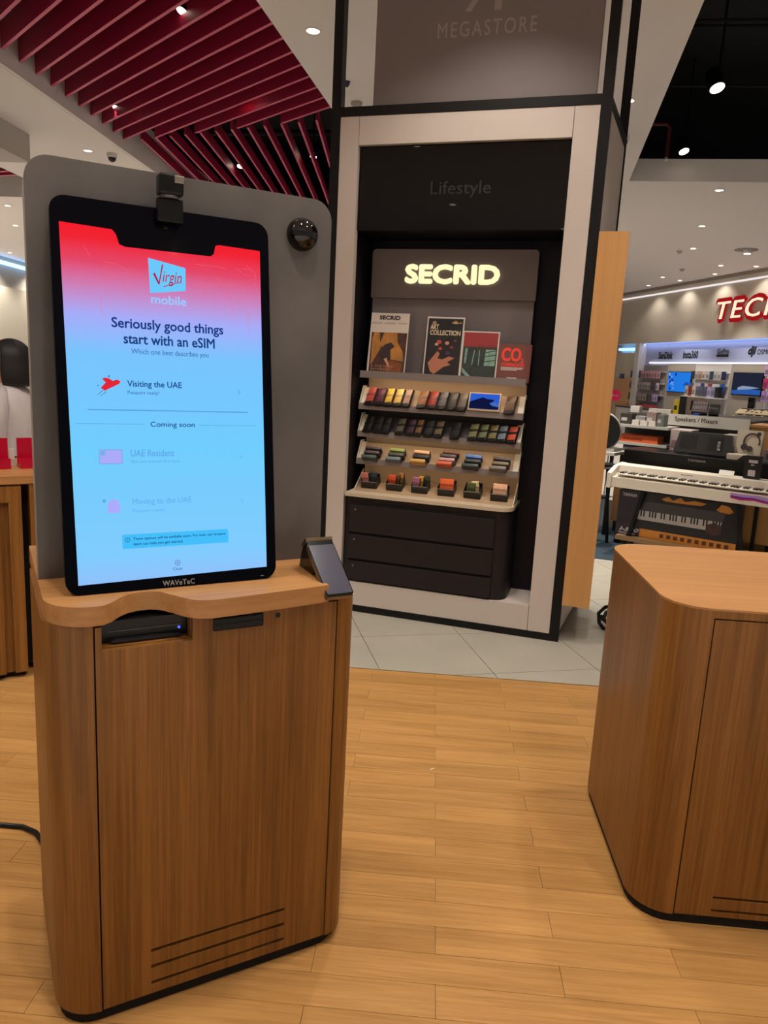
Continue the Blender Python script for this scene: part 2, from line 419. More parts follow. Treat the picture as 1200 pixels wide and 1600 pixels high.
# pipes in the black void
DK = mat('dark_pipe', (15, 15, 16), 0.7, spec=.2)
for i, (y, z) in enumerate([(7.6, 4.75), (9.0, 4.7), (8.2, 4.95), (6.6, 4.9)]):
    tag(MB().tube([(1.2, y, z), (8, y - 0.5, z)], 0.016).build('ceiling_conduit', DK), ['thin black conduit across the dark opening, upper', 'thin black conduit across the dark opening, lower', 'black conduit high in the dark opening', 'black conduit nearest the viewer in the dark opening'][i], 'conduit')
t = thing('sprinkler_pipe', 'dark red sprinkler drop pipe in the black opening', 'pipe', (2.64, 9.9, 4.2))
MB().tube([(0, 0, 0.05), (0, 0, 0.38), (-0.04, 0, 0.42), (-0.25, 0.02, 0.42)], 0.022).build('pipe', mat('red_pipe', (90, 22, 26), .5), t)
MB().lathe([(0.012, 0.05), (0.03, 0.02), (0.012, 0.0)]).build('sprinkler_head', TRIM, t)
t = thing('sprinkler_pipe', 'dark pipes running above the red slats', 'pipe', (0, 0, 0))
for (a, b) in [((-3.6, 10.2, 4.7), (-0.8, 9.6, 4.7)), ((-3.5, 11.5, 4.8), (-0.8, 11.2, 4.8)), ((-3.9, 8.0, 4.9), (-1.4, 7.6, 4.9))]:
    MB().tube([a, b], 0.04).build('pipe', DK, t)
# ceiling devices
def dome_cam(x, y, label, s=1.0):
    t = thing('dome_camera', label, 'camera', (x, y, HC)); t.scale = (s, s, s)
    MB().lathe([(0.062, 0), (0.062, -0.04), (0.055, -0.05)]).build('base', TRIM, t, True)
    MB().lathe([(0.05, -0.05), (0.045, -0.075), (0.028, -0.095), (0.004, -0.102)]).build('dome', mat('dome_black', (12, 12, 14), .1), t, True)
dome_cam(-4.18, 9.66, 'dark dome security camera on the ceiling above the kiosk board')
dome_cam(1.76, 8.30, 'dome security camera on the ceiling right of the tower')
for (x, y, l) in [(-0.90, 7.57, 'pale ceiling device seen through the tower frame'), (4.43, 14.95, 'small grey ceiling sensor near the bright downlight'), (5.2, 17.2, 'small grey ceiling sensor above the far wall'), (6.9, 15.6, 'small grey ceiling sensor at right picture edge')]:
    tag(MB().lathe([(0.055, 0), (0.055, -0.02), (0.035, -0.035), (0.03, -0.05)], (0, 0, 0)).build('smoke_detector', mat('detector', (170, 162, 156), .5), None, True, loc=(x, y, HC)), l, 'detector')
tag(MB().lathe([(0.03, 0), (0.02, -0.03), (0.008, -0.045)]).build('sensor', mat('sensor_blue', (40, 30, 80), .4), None, True, loc=(-0.93, 7.06, HC)), 'tiny dark blue sensor seen through the tower frame', 'sensor')
# ================================================================== KIOSK
KX, KY, KR = -0.687, 1.452, R(32)
kiosk = thing('touchscreen_kiosk', 'oak self-service kiosk with a tall glowing touchscreen', 'kiosk', (KX, KY, 0), KR)
def body_outline(notch):
    p = rrect(-0.095, 0.635, 0.0, 0.58, (0.095, 0.065, 0.065, 0.095), 8)
    ins = [(0.0, 0.02)] + ([(0.017, 0.02), (0.017, 0.2), (0.21, 0.2), (0.21, 0.02)] if notch else []) + [(0.57, 0.02)]
    return p[:9] + ins + p[9:]
m = MB().prism(body_outline(False), 0.03, 0.925).prism(body_outline(True), 0.925, 0.984)
m.build('body', OAK_V, kiosk, True)
MB().prism(rrect(-0.085, 0.625, 0.01, 0.57, 0.08), 0, 0.03).build('plinth', DARKGAP, kiosk)
MB().box(0.001, 0.569, 0.0165, 0.0195, 0.032, 0.92).box(0.215, 0.569, 0.0165, 0.0195, 0.92, 0.98).box(0.001, 0.0165, 0.0165, 0.0195, 0.92, 0.98).build('gap_shade', DARKGAP, kiosk)  # dark sheet painted as the shade inside door gaps and slots
# door with real vent slots and the printer notch
d = MB(); X0, X1, Z0, Z1 = 0.0035, 0.5665, 0.033, 0.979
sl = [(0.058, 0.067), (0.103, 0.112), (0.147, 0.156)]
d.box(X0, 0.113, 0, 0.016, Z0, 0.925); d.box(0.452, X1, 0, 0.016, Z0, 0.925)
zz = Z0
for a, b in sl: d.box(0.113, 0.452, 0, 0.016, zz, a); zz = b
d.box(0.113, 0.452, 0, 0.016, zz, 0.925)
d.box(X0, 0.0165, 0, 0.016, 0.925, Z1); d.box(0.211, X1, 0, 0.016, 0.925, Z1)
door = d.build('door', OAK_V, kiosk)
MB().cyl((0.413, -0.002, 0.961), 0.006, 0.003, 'y', 12).build('lock', BLACKP, door)
rd = MB().box(0.257, 0.376, -0.006, 0.012, 0.9405, 0.972, 0.003).build('card_reader', mat('gloss_black', (8, 8, 9), .12, spec=.2), kiosk)
MB().box(0.262, 0.371, -0.0075, -0.0055, 0.951, 0.957).build('slot', mat('slot_black', (3, 3, 3), .6), rd)
pr = MB().box(0.02, 0.207, 0.045, 0.195, 0.927, 0.975).build('printer', BLACKP, kiosk)
MB().box(0.04, 0.19, 0.03, 0.05, 0.928, 0.934).box(0.035, 0.195, 0.043, 0.046, 0.950, 0.953).build('paper_lip', mat('dark_lip', (30, 30, 34), .25), pr)
MB().cyl((0.19, 0.0435, 0.944), 0.003, 0.002, 'y', 8).build('status_light', emis('led_blue', (60, 80, 255), 3), pr)
# wavy worktop
ct = [(-0.09, 0.578)] + [(-0.09 + 0.095 * (1 - math.cos(R(a))), 0.09 - 0.095 * math.sin(R(a))) for a in range(0, 91, 10)]
ct += [(0.022, -0.003), (0.04, 0.012), (0.06, 0.040), (0.08, 0.058), (0.105, 0.068), (0.13, 0.068), (0.152, 0.056), (0.172, 0.026), (0.192, -0.008), (0.215, -0.030), (0.245, -0.038), (0.30, -0.036), (0.42, -0.026), (0.537, -0.014), (0.537, 0.05), (0.60, 0.05), (0.615, 0.065), (0.615, 0.578)]
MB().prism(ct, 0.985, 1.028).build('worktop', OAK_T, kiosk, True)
# grey backboard
BOARD = mat('grey_laminate', (100, 95, 93), 0.45, noise=0.16, nscale=5.0, metal=0.25)
MB().prism(rrect(-0.087, 0.62, 1.028, 1.957, (0, 0, 0.05, 0.05), 8), 0.237, 0.262, 'y').build('backboard', BOARD, kiosk, True)
MB().prism(rrect(-0.0895, -0.0872, 1.028, 1.90, 0), 0.238, 0.261, 'y').build('edge_band', mat('pale_edge', (150, 140, 130), .5), kiosk)
MB().box(-0.04, 0.58, 0.263, 0.57, 1.029, 1.5).build('rear_housing', OAK_V, kiosk)
# mirror dome
dm = MB().lathe([(0.0405, 0.0), (0.0405, -0.006), (0.038, -0.016), (0.031, -0.027), (0.02, -0.035), (0.008, -0.039), (0.001, -0.0395)], (0.54, 0.237, 1.868), 28, 'y').build('mirror_dome', mat('smoked_dome', (10, 9, 10), 0.05, spec=.5), kiosk, True)
# screen
S_A = math.atan2(0.115, 0.84)
scr = MB().prism(rrect(-0.044, 0.436, 0.0, 0.853, 0.032, 8), 0.0, 0.028, 'y').build('screen', mat('bezel_black', (5, 6, 14), 0.1, spec=0.07), kiosk, True, loc=(0, 0.08, 1.029), rot=(-S_A, 0, 0))
def ramp_screen():
    m = bpy.data.materials.new('screen_gradient'); m.use_nodes = True; nt = m.node_tree; b = nt.nodes['Principled BSDF']
    b.inputs['Base Color'].default_value = (0.002, 0.002, 0.004, 1); b.inputs['Roughness'].default_value = 0.05; b.inputs['Specular IOR Level'].default_value = 0.15
    tc = nd(nt, 'ShaderNodeTexCoord'); sp = nd(nt, 'ShaderNodeSeparateXYZ'); mr = nd(nt, 'ShaderNodeMapRange'); rp = nd(nt, 'ShaderNodeValToRGB')
    mr.inputs[1].default_value = 0.0; mr.inputs[2].default_value = 0.8
    nt.links.new(tc.outputs['Object'], sp.inputs[0]); nt.links.new(sp.outputs['Z'], mr.inputs[0]); nt.links.new(mr.outputs[0], rp.inputs[0])
    st = [(0.0, (150, 190, 250)), (0.10, (128, 204, 255)), (0.4, (112, 206, 255)), (0.66, (120, 196, 255)), (0.76, (166, 172, 250)), (0.83, (204, 130, 190)), (0.90, (228, 70, 104)), (0.96, (242, 30, 48)), (1.0, (246, 16, 34))]
    e = rp.color_ramp.elements; e[0].position = 0; e[0].color = lin(st[0][1]); e[1].position = 1; e[1].color = lin(st[-1][1])
    for p, c in st[1:-1]: q = e.new(p); q.color = lin(c)
    nt.links.new(rp.outputs[0], b.inputs['Emission Color']); b.inputs['Emission Strength'].default_value = 0.98
    return m
disp = [(-0.018, 0.022), (0.412, 0.030), (0.414, 0.787), (0.314, 0.789), (0.307, 0.786), (0.303, 0.768), (0.295, 0.761), (0.106, 0.760), (0.094, 0.764), (0.088, 0.784), (0.080, 0.794), (-0.026, 0.797)]
MB().prism(disp, -0.001, 0.0005, 'y').build('display', ramp_screen(), scr)
INK = emis('ui_navy', (24, 62, 128), 1); INK2 = emis('ui_slate', (58, 108, 170), 1); FADE = emis('ui_faded', (96, 166, 232), 1)
FADE2 = emis('ui_faded_soft', (100, 178, 240), 1); PALE = emis('ui_pale', (150, 200, 255), 1); REDU = emis('ui_red', (226, 40, 56), 1)
yt = -0.0012
MB().prism([(0.154, 0.742), (0.236, 0.728), (0.235, 0.677), (0.156, 0.665)], yt, -0.0005, 'y').build('logo_card', emis('ui_card', (108, 200, 252), 1), scr)
text('logo_script', 'irgin', emis('ui_script', (176, 36, 72), 1), scr, 0.184, 0.227, 0.684, 0.716, yt - .0003, 0.0, 0.25, 0.0002)
MB().prism([(0.186, 0.681), (0.222, 0.694), (0.222, 0.6955), (0.186, 0.683)], yt - .0006, yt, 'y').prism([(0.1635, 0.708), (0.1675, 0.711), (0.1775, 0.688), (0.1745, 0.686)], yt - .0006, yt, 'y').prism([(0.1748, 0.686), (0.1772, 0.686), (0.1865, 0.730), (0.1838, 0.731)], yt - .0008, yt, 'y').build('logo_stroke', emis('ui_script', (176, 36, 72), 1), scr)
text('logo_word', 'mobile', PALE, scr, 0.158, 0.235, 0.643, 0.662, yt, 0.02)
text('headline', 'Seriously good things', INK, scr, 0.072, 0.319, 0.578, 0.606, yt, 0.022)
text('headline', 'start with an eSIM', INK, scr, 0.096, 0.298, 0.551, 0.573, yt, 0.022)
text('subtitle', 'Which one best describes you', INK2, scr, 0.111, 0.283, 0.526, 0.541, yt, 0.0)
text('option_title', 'Visiting the UAE', emis('ui_navy2', (34, 80, 146), 1), scr, 0.100, 0.219, 0.453, 0.470, yt, 0.02)
text('option_note', 'Passport ready!', INK2, scr, 0.100, 0.168, 0.438, 0.448, yt, 0.0)
text('option_arrow', '>', FADE, scr, 0.351, 0.357, 0.445, 0.458, yt)
text('section_title', 'Coming soon', emis('ui_navy2', (34, 80, 146), 1), scr, 0.147, 0.246, 0.365, 0.380, yt, 0.012)
text('option_title', 'UAE Resident', FADE, scr, 0.102, 0.197, 0.302, 0.317, yt, 0.012)
text('option_note', 'Have your Emirates ID in hand', FADE, scr, 0.102, 0.208, 0.286, 0.294, yt)
text('option_title', 'Moving to the UAE', FADE2, scr, 0.102, 0.233, 0.191, 0.208, yt, 0.012)
text('option_note', 'Passport ready!', FADE2, scr, 0.102, 0.173, 0.175, 0.184, yt)
text('option_arrow', '>', FADE2, scr, 0.352, 0.357, 0.294, 0.304, yt); text('option_arrow', '>', FADE2, scr, 0.352, 0.357, 0.188, 0.198, yt)
MB().box(0.016, 0.374, yt, -.0005, 0.4035, 0.406).build('card_shadow_line', emis('ui_line', (92, 158, 222), 1), scr)
MB().box(-0.01, 0.135, yt, -.0005, 0.3735, 0.3747).box(0.256, 0.394, yt, -.0005, 0.3725, 0.3737).build('divider', FADE, scr)
MB().prism([(0.044, 0.452), (0.052, 0.446), (0.083, 0.462), (0.086, 0.468), (0.078, 0.471), (0.070, 0.468), (0.060, 0.474), (0.050, 0.474), (0.049, 0.470), (0.055, 0.464)], yt, -.0005, 'y').build('plane_icon', REDU, scr)
for pl in ([(0.036, 0.436), (0.037, 0.436), (0.049, 0.446), (0.048, 0.447)], [(0.042, 0.434), (0.043, 0.434), (0.056, 0.444), (0.055, 0.445)], [(0.060, 0.478), (0.062, 0.481), (0.064, 0.478), (0.062, 0.475)], [(0.037, 0.457), (0.0385, 0.459), (0.040, 0.457), (0.0385, 0.455)]):
    MB().prism(pl, yt, -.0005, 'y').build('plane_trail', INK2, scr)
MB().box(0.035, 0.084, yt, -.0005, 0.286, 0.318).build('card_icon_frame', emis('ui_cardline', (124, 166, 226), 1), scr)
MB().box(0.0365, 0.0825, yt - .0003, yt, 0.2875, 0.3165).build('card_icon', emis('ui_lilac', (172, 170, 250), 1), scr)
MB().box(0.038, 0.048, yt - .0006, yt - .0002, 0.305, 0.315).build('card_chip', emis('ui_chip', (110, 180, 230), 1), scr)
MB().prism([(0.049, 0.178), (0.074, 0.178), (0.074, 0.196), (0.071, 0.204), (0.0615, 0.209), (0.052, 0.204), (0.049, 0.196)], yt, -.0005, 'y').build('house_icon', emis('ui_lilac', (172, 170, 250), 1), scr)
MB().cyl((0.042, yt, 0.205), 0.004, 0.0007, 'y', 10).build('house_dot', FADE, scr)
MB().prism(rrect(0.077, 0.318, 0.096, 0.128, 0.004), yt, -.0005, 'y').build('notice_box', emis('ui_notice', (68, 190, 250), 1), scr)
text('notice_text', 'These options will be available soon. For now, our in-store', INK, scr, 0.100, 0.311, 0.113, 0.1205, yt - .0004, 0.012)
text('notice_text', 'team can help you get started.', INK, scr, 0.100, 0.211, 0.101, 0.109, yt - .0004, 0.012)
def ring(parent, name, cx, cz, r, w, m_, y):
    a = MB(); n = 20
    for i in range(n):
        t0, t1 = 2 * math.pi * i / n, 2 * math.pi * (i + 1) / n
        a.sheet([(cx + r * math.cos(t0), y, cz + r * math.sin(t0)), (cx + r * math.cos(t1), y, cz + r * math.sin(t1)), (cx + (r - w) * math.cos(t1), y, cz + (r - w) * math.sin(t1)), (cx + (r - w) * math.cos(t0), y, cz + (r - w) * math.sin(t0))])
    return a.build(name, m_, parent)
ring(scr, 'info_ring', 0.088, 0.116, 0.0052, 0.0010, INK, yt - .0004)
MB().box(0.0875, 0.0885, yt - .0006, yt - .0003, 0.113, 0.1165).box(0.0875, 0.0885, yt - .0006, yt - .0003, 0.118, 0.1192).build('info_mark', INK, scr)
ring(scr, 'close_ring', 0.197, 0.056, 0.0065, 0.0010, emis('ui_plum', (92, 66, 132), 1), yt)
text('close_cross', 'x', emis('ui_plum', (92, 66, 132), 1), scr, 0.1945, 0.1995, 0.0535, 0.0585, yt)
text('close_word', 'Close', INK2, scr, 0.186, 0.207, 0.039, 0.046, yt)
cr = MB(); rng = random.Random(3)
for i in range(16):
    x, z_ = rng.choice([rng.uniform(-0.01, 0.13), rng.uniform(0.25, 0.40)]), rng.uniform(0.64, 0.745); a = rng.uniform(0, 6.28)
    for j in range(3):
        l = rng.uniform(0.012, 0.03); nx, nz = x + l * math.cos(a), z_ + l * math.sin(a)
        if -0.015 < nx < 0.405 and nz < 0.755:
            px, pz = -math.sin(a) * .00035, math.cos(a) * .00035
            cr.sheet([(x + px, yt, z_ + pz), (nx + px, yt, nz + pz), (nx - px, yt, nz - pz), (x - px, yt, z_ - pz)])
            x, z_ = nx, nz
        a += rng.uniform(-0.9, 0.9)
cr.build('crackle_lines', emis('ui_crackle', (238, 104, 128), 1), scr)
text('maker_name', 'WAVeTeC', mat('badge_grey', (150, 146, 148), .4), scr, 0.162, 0.235, 0.0045, 0.0165, -0.0002, 0.02, spacing=1.05)
MB().box(0.396, 0.404, -0.0006, 0, 0.008, 0.0095).build('bezel_mark', mat('badge_grey', (150, 146, 148), .4), scr)
MB().cyl((0.195, -0.0012, 0.815), 0.006, 0.0012, 'y', 14).build('lens_window', mat('lens_dark', (3, 3, 4), .05), scr)
# webcam clipped on the screen's top edge
wc = thing('webcam', 'small black webcam clipped to the top of the kiosk screen', 'webcam')
wc.matrix_world = Matrix.Translation((KX, KY, 0)) @ Matrix.Rotation(KR, 4, 'Z') @ Matrix.Translation((0.2005, 0.175, 1.877))
MB().box(-0.028, 0.028, -0.010, 0.010, -0.034, 0.016, 0.003).build('clip', BLACKP, wc)
MB().cyl((0, 0, 0.016), 0.02, 0.006, seg=16).build('swivel', mat('satin_grey', (120, 116, 112), .3, .8), wc)
MB().box(-0.026, 0.027, -0.022, 0.018, 0.022, 0.066, 0.005).build('head', BLACKP, wc)
MB().box(0.006, 0.0275, -0.0235, -0.018, 0.047, 0.063, 0.002).build('lens_cover', mat('satin_champagne', (150, 140, 128), .3, .7), wc)
MB().cyl((-0.008, -0.0235, 0.044), 0.009, 0.003, 'y', 16).build('lens', mat('lens_dark', (3, 3, 4), .05), wc)
# payment terminal leaning on its dock
tm = thing('payment_terminal', 'slim dark handheld terminal leaning on a dock at the kiosk edge', 'terminal')
tm.matrix_world = Matrix.Translation((KX, KY, 0)) @ Matrix.Rotation(KR, 4, 'Z') @ Matrix.Translation((0.567, 0.0, 0))
ta = R(-54)
hd = MB().prism(rrect(-0.037, 0.037, -0.005, 0.165, 0.008), -0.005, 0.007, 'y').build('handset', mat('champagne_metal', (128, 112, 90), .3, .8), tm, True, loc=(-0.004, -0.022, 1.000), rot=(ta, 0, 0))
MB().prism(rrect(-0.036, 0.036, -0.004, 0.164, 0.008), -0.0075, -0.0051, 'y').build('glass_rim', mat('gloss_black', (8, 8, 9), .12, spec=.2), hd, True)
MB().prism(rrect(-0.034, 0.034, 0.002, 0.158, 0.005), -0.0080, -0.0076, 'y').build('glass', mat('screen_off', (66, 66, 82), .12), hd)
MB().prism([(0.075, 1.030), (0.165, 1.030), (0.15, 1.075), (0.127, 1.112), (0.108, 1.098), (0.066, 1.042)], -0.036, 0.034, 'x').build('dock', mat('gloss_black', (8, 8, 9), .12, spec=.2), tm)
MB().prism([(0.118, 1.103), (0.145, 1.085), (0.150, 1.092), (0.123, 1.114)], -0.038, 0.036, 'x').build('dock_cap', mat('champagne_metal', (128, 112, 90), .3, .8), tm)
# power lead
tag(MB().tube([(-1.75, 2.0, 0.008), (-1.45, 2.10, 0.008), (-1.34, 2.125, 0.008), (-1.26, 2.125, 0.008), (-1.2, 2.10, 0.009), (-1.12, 2.02, 0.009), (-1.02, 1.96, 0.012), (-0.96, 1.98, 0.03)], 0.008).build('power_cable', BLACKP, None, True), 'thin black power cable on the floor left of the kiosk', 'cable')

# ================================================================== BLACK-FRAMED TOWER
TX, TY, TR = 0.809, 4.283, R(-13.5)
TF = Matrix.Translation((TX, TY, 0)) @ Matrix.Rotation(TR, 4, 'Z')
tower = thing('display_tower', 'tall black-framed tower with white panels and a dark niche', 'display tower', (TX, TY, 0), TR)
GREYP = mat('grey_sign_panel', (116, 106, 104), 0.55, noise=0.03, nscale=4)
NICHE = mat('niche_dark', (26, 21, 27), 0.35, spec=0.2)
for (x0, x1, y0, y1) in [(-0.03, 0.025, -0.004, 0.06), (-1.545, -1.49, -0.004, 0.06), (0.045, 0.10, 0.79, 0.85), (-1.545, -1.49, 0.79, 0.85)]:
    MB().box(x0, x1, y0, y1, 0.0, 3.998).build('post', BLACK, tower)
MB().box(-1.49, -0.03, -0.004, 0.06, 2.968, 3.018).build('crossbar', BLACK, tower)
MB().box(-1.49, -0.03, -0.004, 0.06, 0.0, 0.042).build('crossbar', BLACK, tower)
MB().prism([(-0.03, 0.06), (0.025, 0.06), (0.10, 0.79), (0.045, 0.79)], 2.968, 3.018).build('crossbar', BLACK, tower)
MB().box(-1.488, -1.374, 0.0, 0.05, 0.044, 2.966).build('white_panel', WHITE_PAINT, tower)
MB().box(-0.162, -0.032, 0.0, 0.05, 0.044, 2.966).build('white_panel', WHITE_PAINT, tower)
MB().box(-1.371, -0.165, 0.0, 0.05, 2.812, 2.966).build('white_panel', WHITE_PAINT, tower)
MB().box(-1.371, -0.165, 0.0, 0.05, 0.044, 0.198).build('white_panel', WHITE_PAINT, tower)
MB().box(-1.371, -0.165, 0.05, 0.33, 0.16, 0.198).build('niche_sill', WHITE_PAINT, tower)
MB().prism([(0.0, 0.06), (0.02, 0.06), (0.09, 0.79), (0.07, 0.79)], 0.044, 2.966).build('side_panel', WHITE_PAINT, tower)
MB().box(-1.51, -1.49, 0.06, 0.79, 0.044, 2.966).build('side_panel', WHITE_PAINT, tower)
MB().box(-1.49, 0.045, 0.80, 0.84, 0.044, 2.966).build('back_panel', WHITE_PAINT, tower)
MB().box(-1.49, 0.0, 0.36, 0.38, 0.044, 2.966).build('niche_back', NICHE, tower)
MB().box(-1.49, -0.374, 0.335, 0.36, 0.2, 2.34).box(-0.368, 0.0, 0.335, 0.36, 0.2, 2.34).build('niche_lining', NICHE, tower)
MB().box(-1.39, -1.374, 0.051, 0.334, 0.2, 2.34).build('niche_cheek', NICHE, tower)
MB().box(-0.162, -0.15, 0.051, 0.334, 0.2, 2.34).build('niche_cheek', NICHE, tower)
gp = MB().box(-1.371, -0.165, 0.03, 0.045, 2.347, 2.811).build('gloss_panel', mat('black_glass', (4, 3, 5), 0.02, spec=0.27), tower)
text('panel_word', 'Lifestyle', mat('dark_lettering', (30, 27, 29), .5), gp, -0.934, -0.586, 2.52, 2.612, 0.0298, 0.004)
MB().box(-1.371, -0.165, 0.045, 0.335, 2.345, 2.36).build('niche_head', NICHE, tower)
sg = MB().box(-1.305, -0.062, 0.03, 0.09, 3.02, 3.996).build('sign_panel', GREYP, tower)
SGL = mat('sign_letters', (146, 136, 134), 0.5)
text('sign_word', 'MEGASTORE', SGL, sg, -0.946, -0.404, 3.353, 3.43, 0.0298, 0.012, spacing=1.25)
MB().prism([(-0.80, 3.476), (-0.765, 3.476), (-0.60, 3.72), (-0.635, 3.72)], 0.028, 0.03, 'y').prism([(-0.64, 3.472), (-0.60, 3.472), (-0.595, 3.72), (-0.635, 3.72)], 0.028, 0.03, 'y').build('sign_logo', SGL, sg)
# honey plywood unit on the tower's right flank
ply = thing('plywood_unit', 'tall honey plywood unit fixed to the right side of the tower', 'wall unit', (TX, TY, 0), TR)
MB().box(0.026, 0.182, -0.02, 0.05, 0.236, 2.33).build('side_board', PLY, ply)
MB().box(0.104, 0.178, 0.05, 0.72, 0.25, 0.27).build('bottom_board', PLY, ply)
MB().box(0.104, 0.178, 0.05, 0.72, 2.29, 2.31).build('top_board', PLY, ply)
MB().box(0.104, 0.118, 0.05, 0.72, 0.27, 2.29).build('back_board', PLY, ply)
# ================================================================== WALLET DISPLAY IN THE NICHE
WG = mat('warm_grey_metal', (112, 102, 102), 0.5, noise=0.02, nscale=3)
LIPG = mat('shelf_lip_grey', (128, 118, 116), 0.45)
BEIGE = mat('shelf_beige', (168, 140, 110), 0.6)
CHEEK = mat('shelf_cheek_white', (206, 196, 180), 0.6)
CAB = mat('cabinet_aubergine', (33, 27, 30), 0.42, spec=0.3)
fx = thing('wallet_display', 'grey and black wallet display stand with glowing cream letters', 'display stand', (TX, TY, 0), TR)
hp = MB().prism(rrect(-1.333, -0.31, 1.985, 2.275, (0, 0, 0.025, 0.025)), 0.235, 0.262, 'y').build('header_panel', WG, fx)
text('header_word', 'SECRID', emis('cream_glow', (255, 240, 186), 1.15), hp, -1.106, -0.536, 2.078, 2.178, 0.232, 0.05, depth=0.012)
MB().box(-1.325, -0.318, 0.25, 0.265, 1.5, 1.984).build('upper_back', WG, fx)
MB().box(-1.325, -0.318, 0.2505, 0.265, 0.80, 1.15).build('lower_back', BEIGE, fx)
MB().box(-1.325, -0.318, 0.2505, 0.265, 1.1505, 1.325).build('lower_back', mat('tray_charcoal', (34, 29, 34), .6), fx)
MB().box(-1.325, -0.318, 0.2505, 0.265, 1.3255, 1.499).build('lower_back', BEIGE, fx)
XL, XR = -1.34, -0.31
sh = MB().box(XL, XR, 0.112, 0.12, 1.488, 1.531).box(XL + 0.01, XR - 0.01, 0.12, 0.25, 1.497, 1.506).build('shelf', LIPG, fx)
LIPS = {1: 1.330, 2: 1.158, 3: 0.983}
for k, z1 in LIPS.items():
    sh = MB().box(XL, XR, 0.112, 0.12, z1 - 0.038, z1).build('shelf', LIPG, fx)
    MB().prism([(0.12, z1 - 0.026), (0.205, z1 + 0.095), (0.25, z1 + 0.095), (0.25, z1 + 0.089), (0.209, z1 + 0.089), (0.127, z1 - 0.030)], XL + 0.006, XR - 0.006, 'x').build('tray', BEIGE if k != 2 else mat('tray_charcoal', (34, 29, 34), .6), sh)
    for xa in (XL + 0.006, XR - 0.036):
        MB().prism([(0.1195, z1 - 0.026), (0.2045, z1 + 0.095), (0.2025, z1 + 0.097), (0.117, z1 - 0.024)], xa, xa + 0.030, 'x').build('end_strip', CHEEK, sh)
    for xa in (XL, XR - 0.005):
        MB().prism([(0.12, z1 - 0.03), (0.12, z1), (0.185, z1 + 0.108), (0.25, z1 + 0.108), (0.25, z1 + 0.08), (0.2, z1 + 0.08)], xa, xa + 0.005, 'x').build('end_cheek', CHEEK, sh)
for k, (z1, pw) in {0: (1.497, 0.7), 2: (1.128, 0.30), 3: (0.953, 0.32), 1: (1.300, 0.02)}.items():
    st = MB().box(XL + 0.03, XR - 0.03, 0.122, 0.128, z1 - 0.003, z1).build('led_strip', emis('led_warm', (255, 222, 170), 1.5), fx)
    ld = bpy.data.lights.new('led', 'AREA'); ld.shape = 'RECTANGLE'; ld.size = 0.96; ld.size_y = 0.01; ld.energy = pw; ld.color = (1, 0.80, 0.56)
    lo = bpy.data.objects.new('led', ld); COL.objects.link(lo); lo.parent = fx; lo.location = (-0.825, 0.125, z1 - 0.006); lo.rotation_euler = (R(20), 0, 0)
# base cabinet
MB().prism(rrect(-1.36, -0.315, 0.012, 0.335, (0.01, 0.085, 0.0, 0.0), 8), 0.2, 0.752).build('cabinet', CAB, fx, True)
for i, (z0, z1) in enumerate([(0.525, 0.700), (0.352, 0.508), (0.212, 0.335)]):
    dr = MB().box(-1.328, -0.405, -0.008, 0.011, z0, z1, 0.003).build('drawer', CAB, fx)
    MB().box(-1.328, -0.405, 0.004, 0.0115, z1, z1 + 0.014).build('finger_gap', DARKGAP, dr)
    MB().cyl((-1.29, -0.0095, z1 - 0.03), 0.007, 0.002, 'y', 10).build('lock', mat('lock_steel', (130, 126, 124), .3, .9), dr)
top = MB().prism(rrect(-1.365, -0.310, -0.02, 0.335, (0.012, 0.085, 0, 0), 8), 0.753, 0.775).build('counter_top', mat('counter_beige', (196, 178, 154), 0.5), fx, True)
MB().prism([(0.085, 0.776), (0.25, 0.846), (0.25, 0.776)], -1.33, -0.32, 'x').build('sloped_tray', BEIGE, fx)
for xa in (-1.335, -0.322):
    MB().prism([(0.06, 0.776), (0.25, 0.90), (0.25, 0.776)], xa, xa + 0.005, 'x').build('end_cheek', CHEEK, fx)

def in_tower(o, x, y, z, rot=Matrix.Identity(4)):
    o.matrix_world = TF @ Matrix.Translation((x, y, z)) @ rot
SLOPE = Matrix.Rotation(R(-35), 4, 'X')
# ---- cards standing on the top ledge
def leaflet(x0, x1, h, label, name='brochure'):
    t = thing(name, label, 'brochure')
    in_tower(t, (x0 + x1) / 2, 0.128, 1.508, Matrix.Rotation(R(-9), 4, 'X'))
    return t, (x1 - x0) / 2
LW = mat('print_white', (206, 194, 184), 0.5)
t, w = leaflet(-1.305, -1.058, .385, 'tall brochure with white heading and brown leather photograph')
MB().box(-w, w, 0, 0.006, 0, 0.385).build('cover', LW, t)
PH = mat('print_amber', (172, 116, 48), 0.5, noise=0.3, nscale=16)
ph = MB().box(-w + .012, w - .006, -0.001, 0, 0.0, 0.265).build('photo', mat('print_brown', (70, 40, 28), .5, noise=.4, nscale=14), t)
MB().prism([(-.10, .06), (-.105, .22), (-.095, .265), (-.06, .265), (-.05, .20), (-.03, .265), (.055, .265), (.06, .21), (.10, .15), (.108, .09), (.02, .10), (.0, .17), (-.04, .18)], -.0016, -.001, 'y').build('photo_cloth', PH, ph)
MB().prism([(.01, .0), (.09, .0), (.105, .08), (.02, .095), (-.005, .06)], -.0018, -.001, 'y').build('photo_cloth', mat('print_rust', (128, 66, 30), .5, noise=.25, nscale=18), ph)
MB().prism([(-.055, .125), (-.02, .19), (.02, .205), (.045, .18), (.02, .16), (.025, .10), (0, .085), (-.03, .10)], -.0022, -.001, 'y').build('photo_hand', mat('print_plum', (46, 32, 38), .4), ph)
MB().prism([(-.018, .10), (.0, .11), (.024, .055), (.018, .05)], -.0026, -.001, 'y').build('photo_card', mat('print_skin', (196, 150, 116), .5), ph)
text('brochure_title', 'SECRID', mat('print_black', (20, 18, 18), .5), t, -.068, .064, .345, .368, -.0006, 0.04)
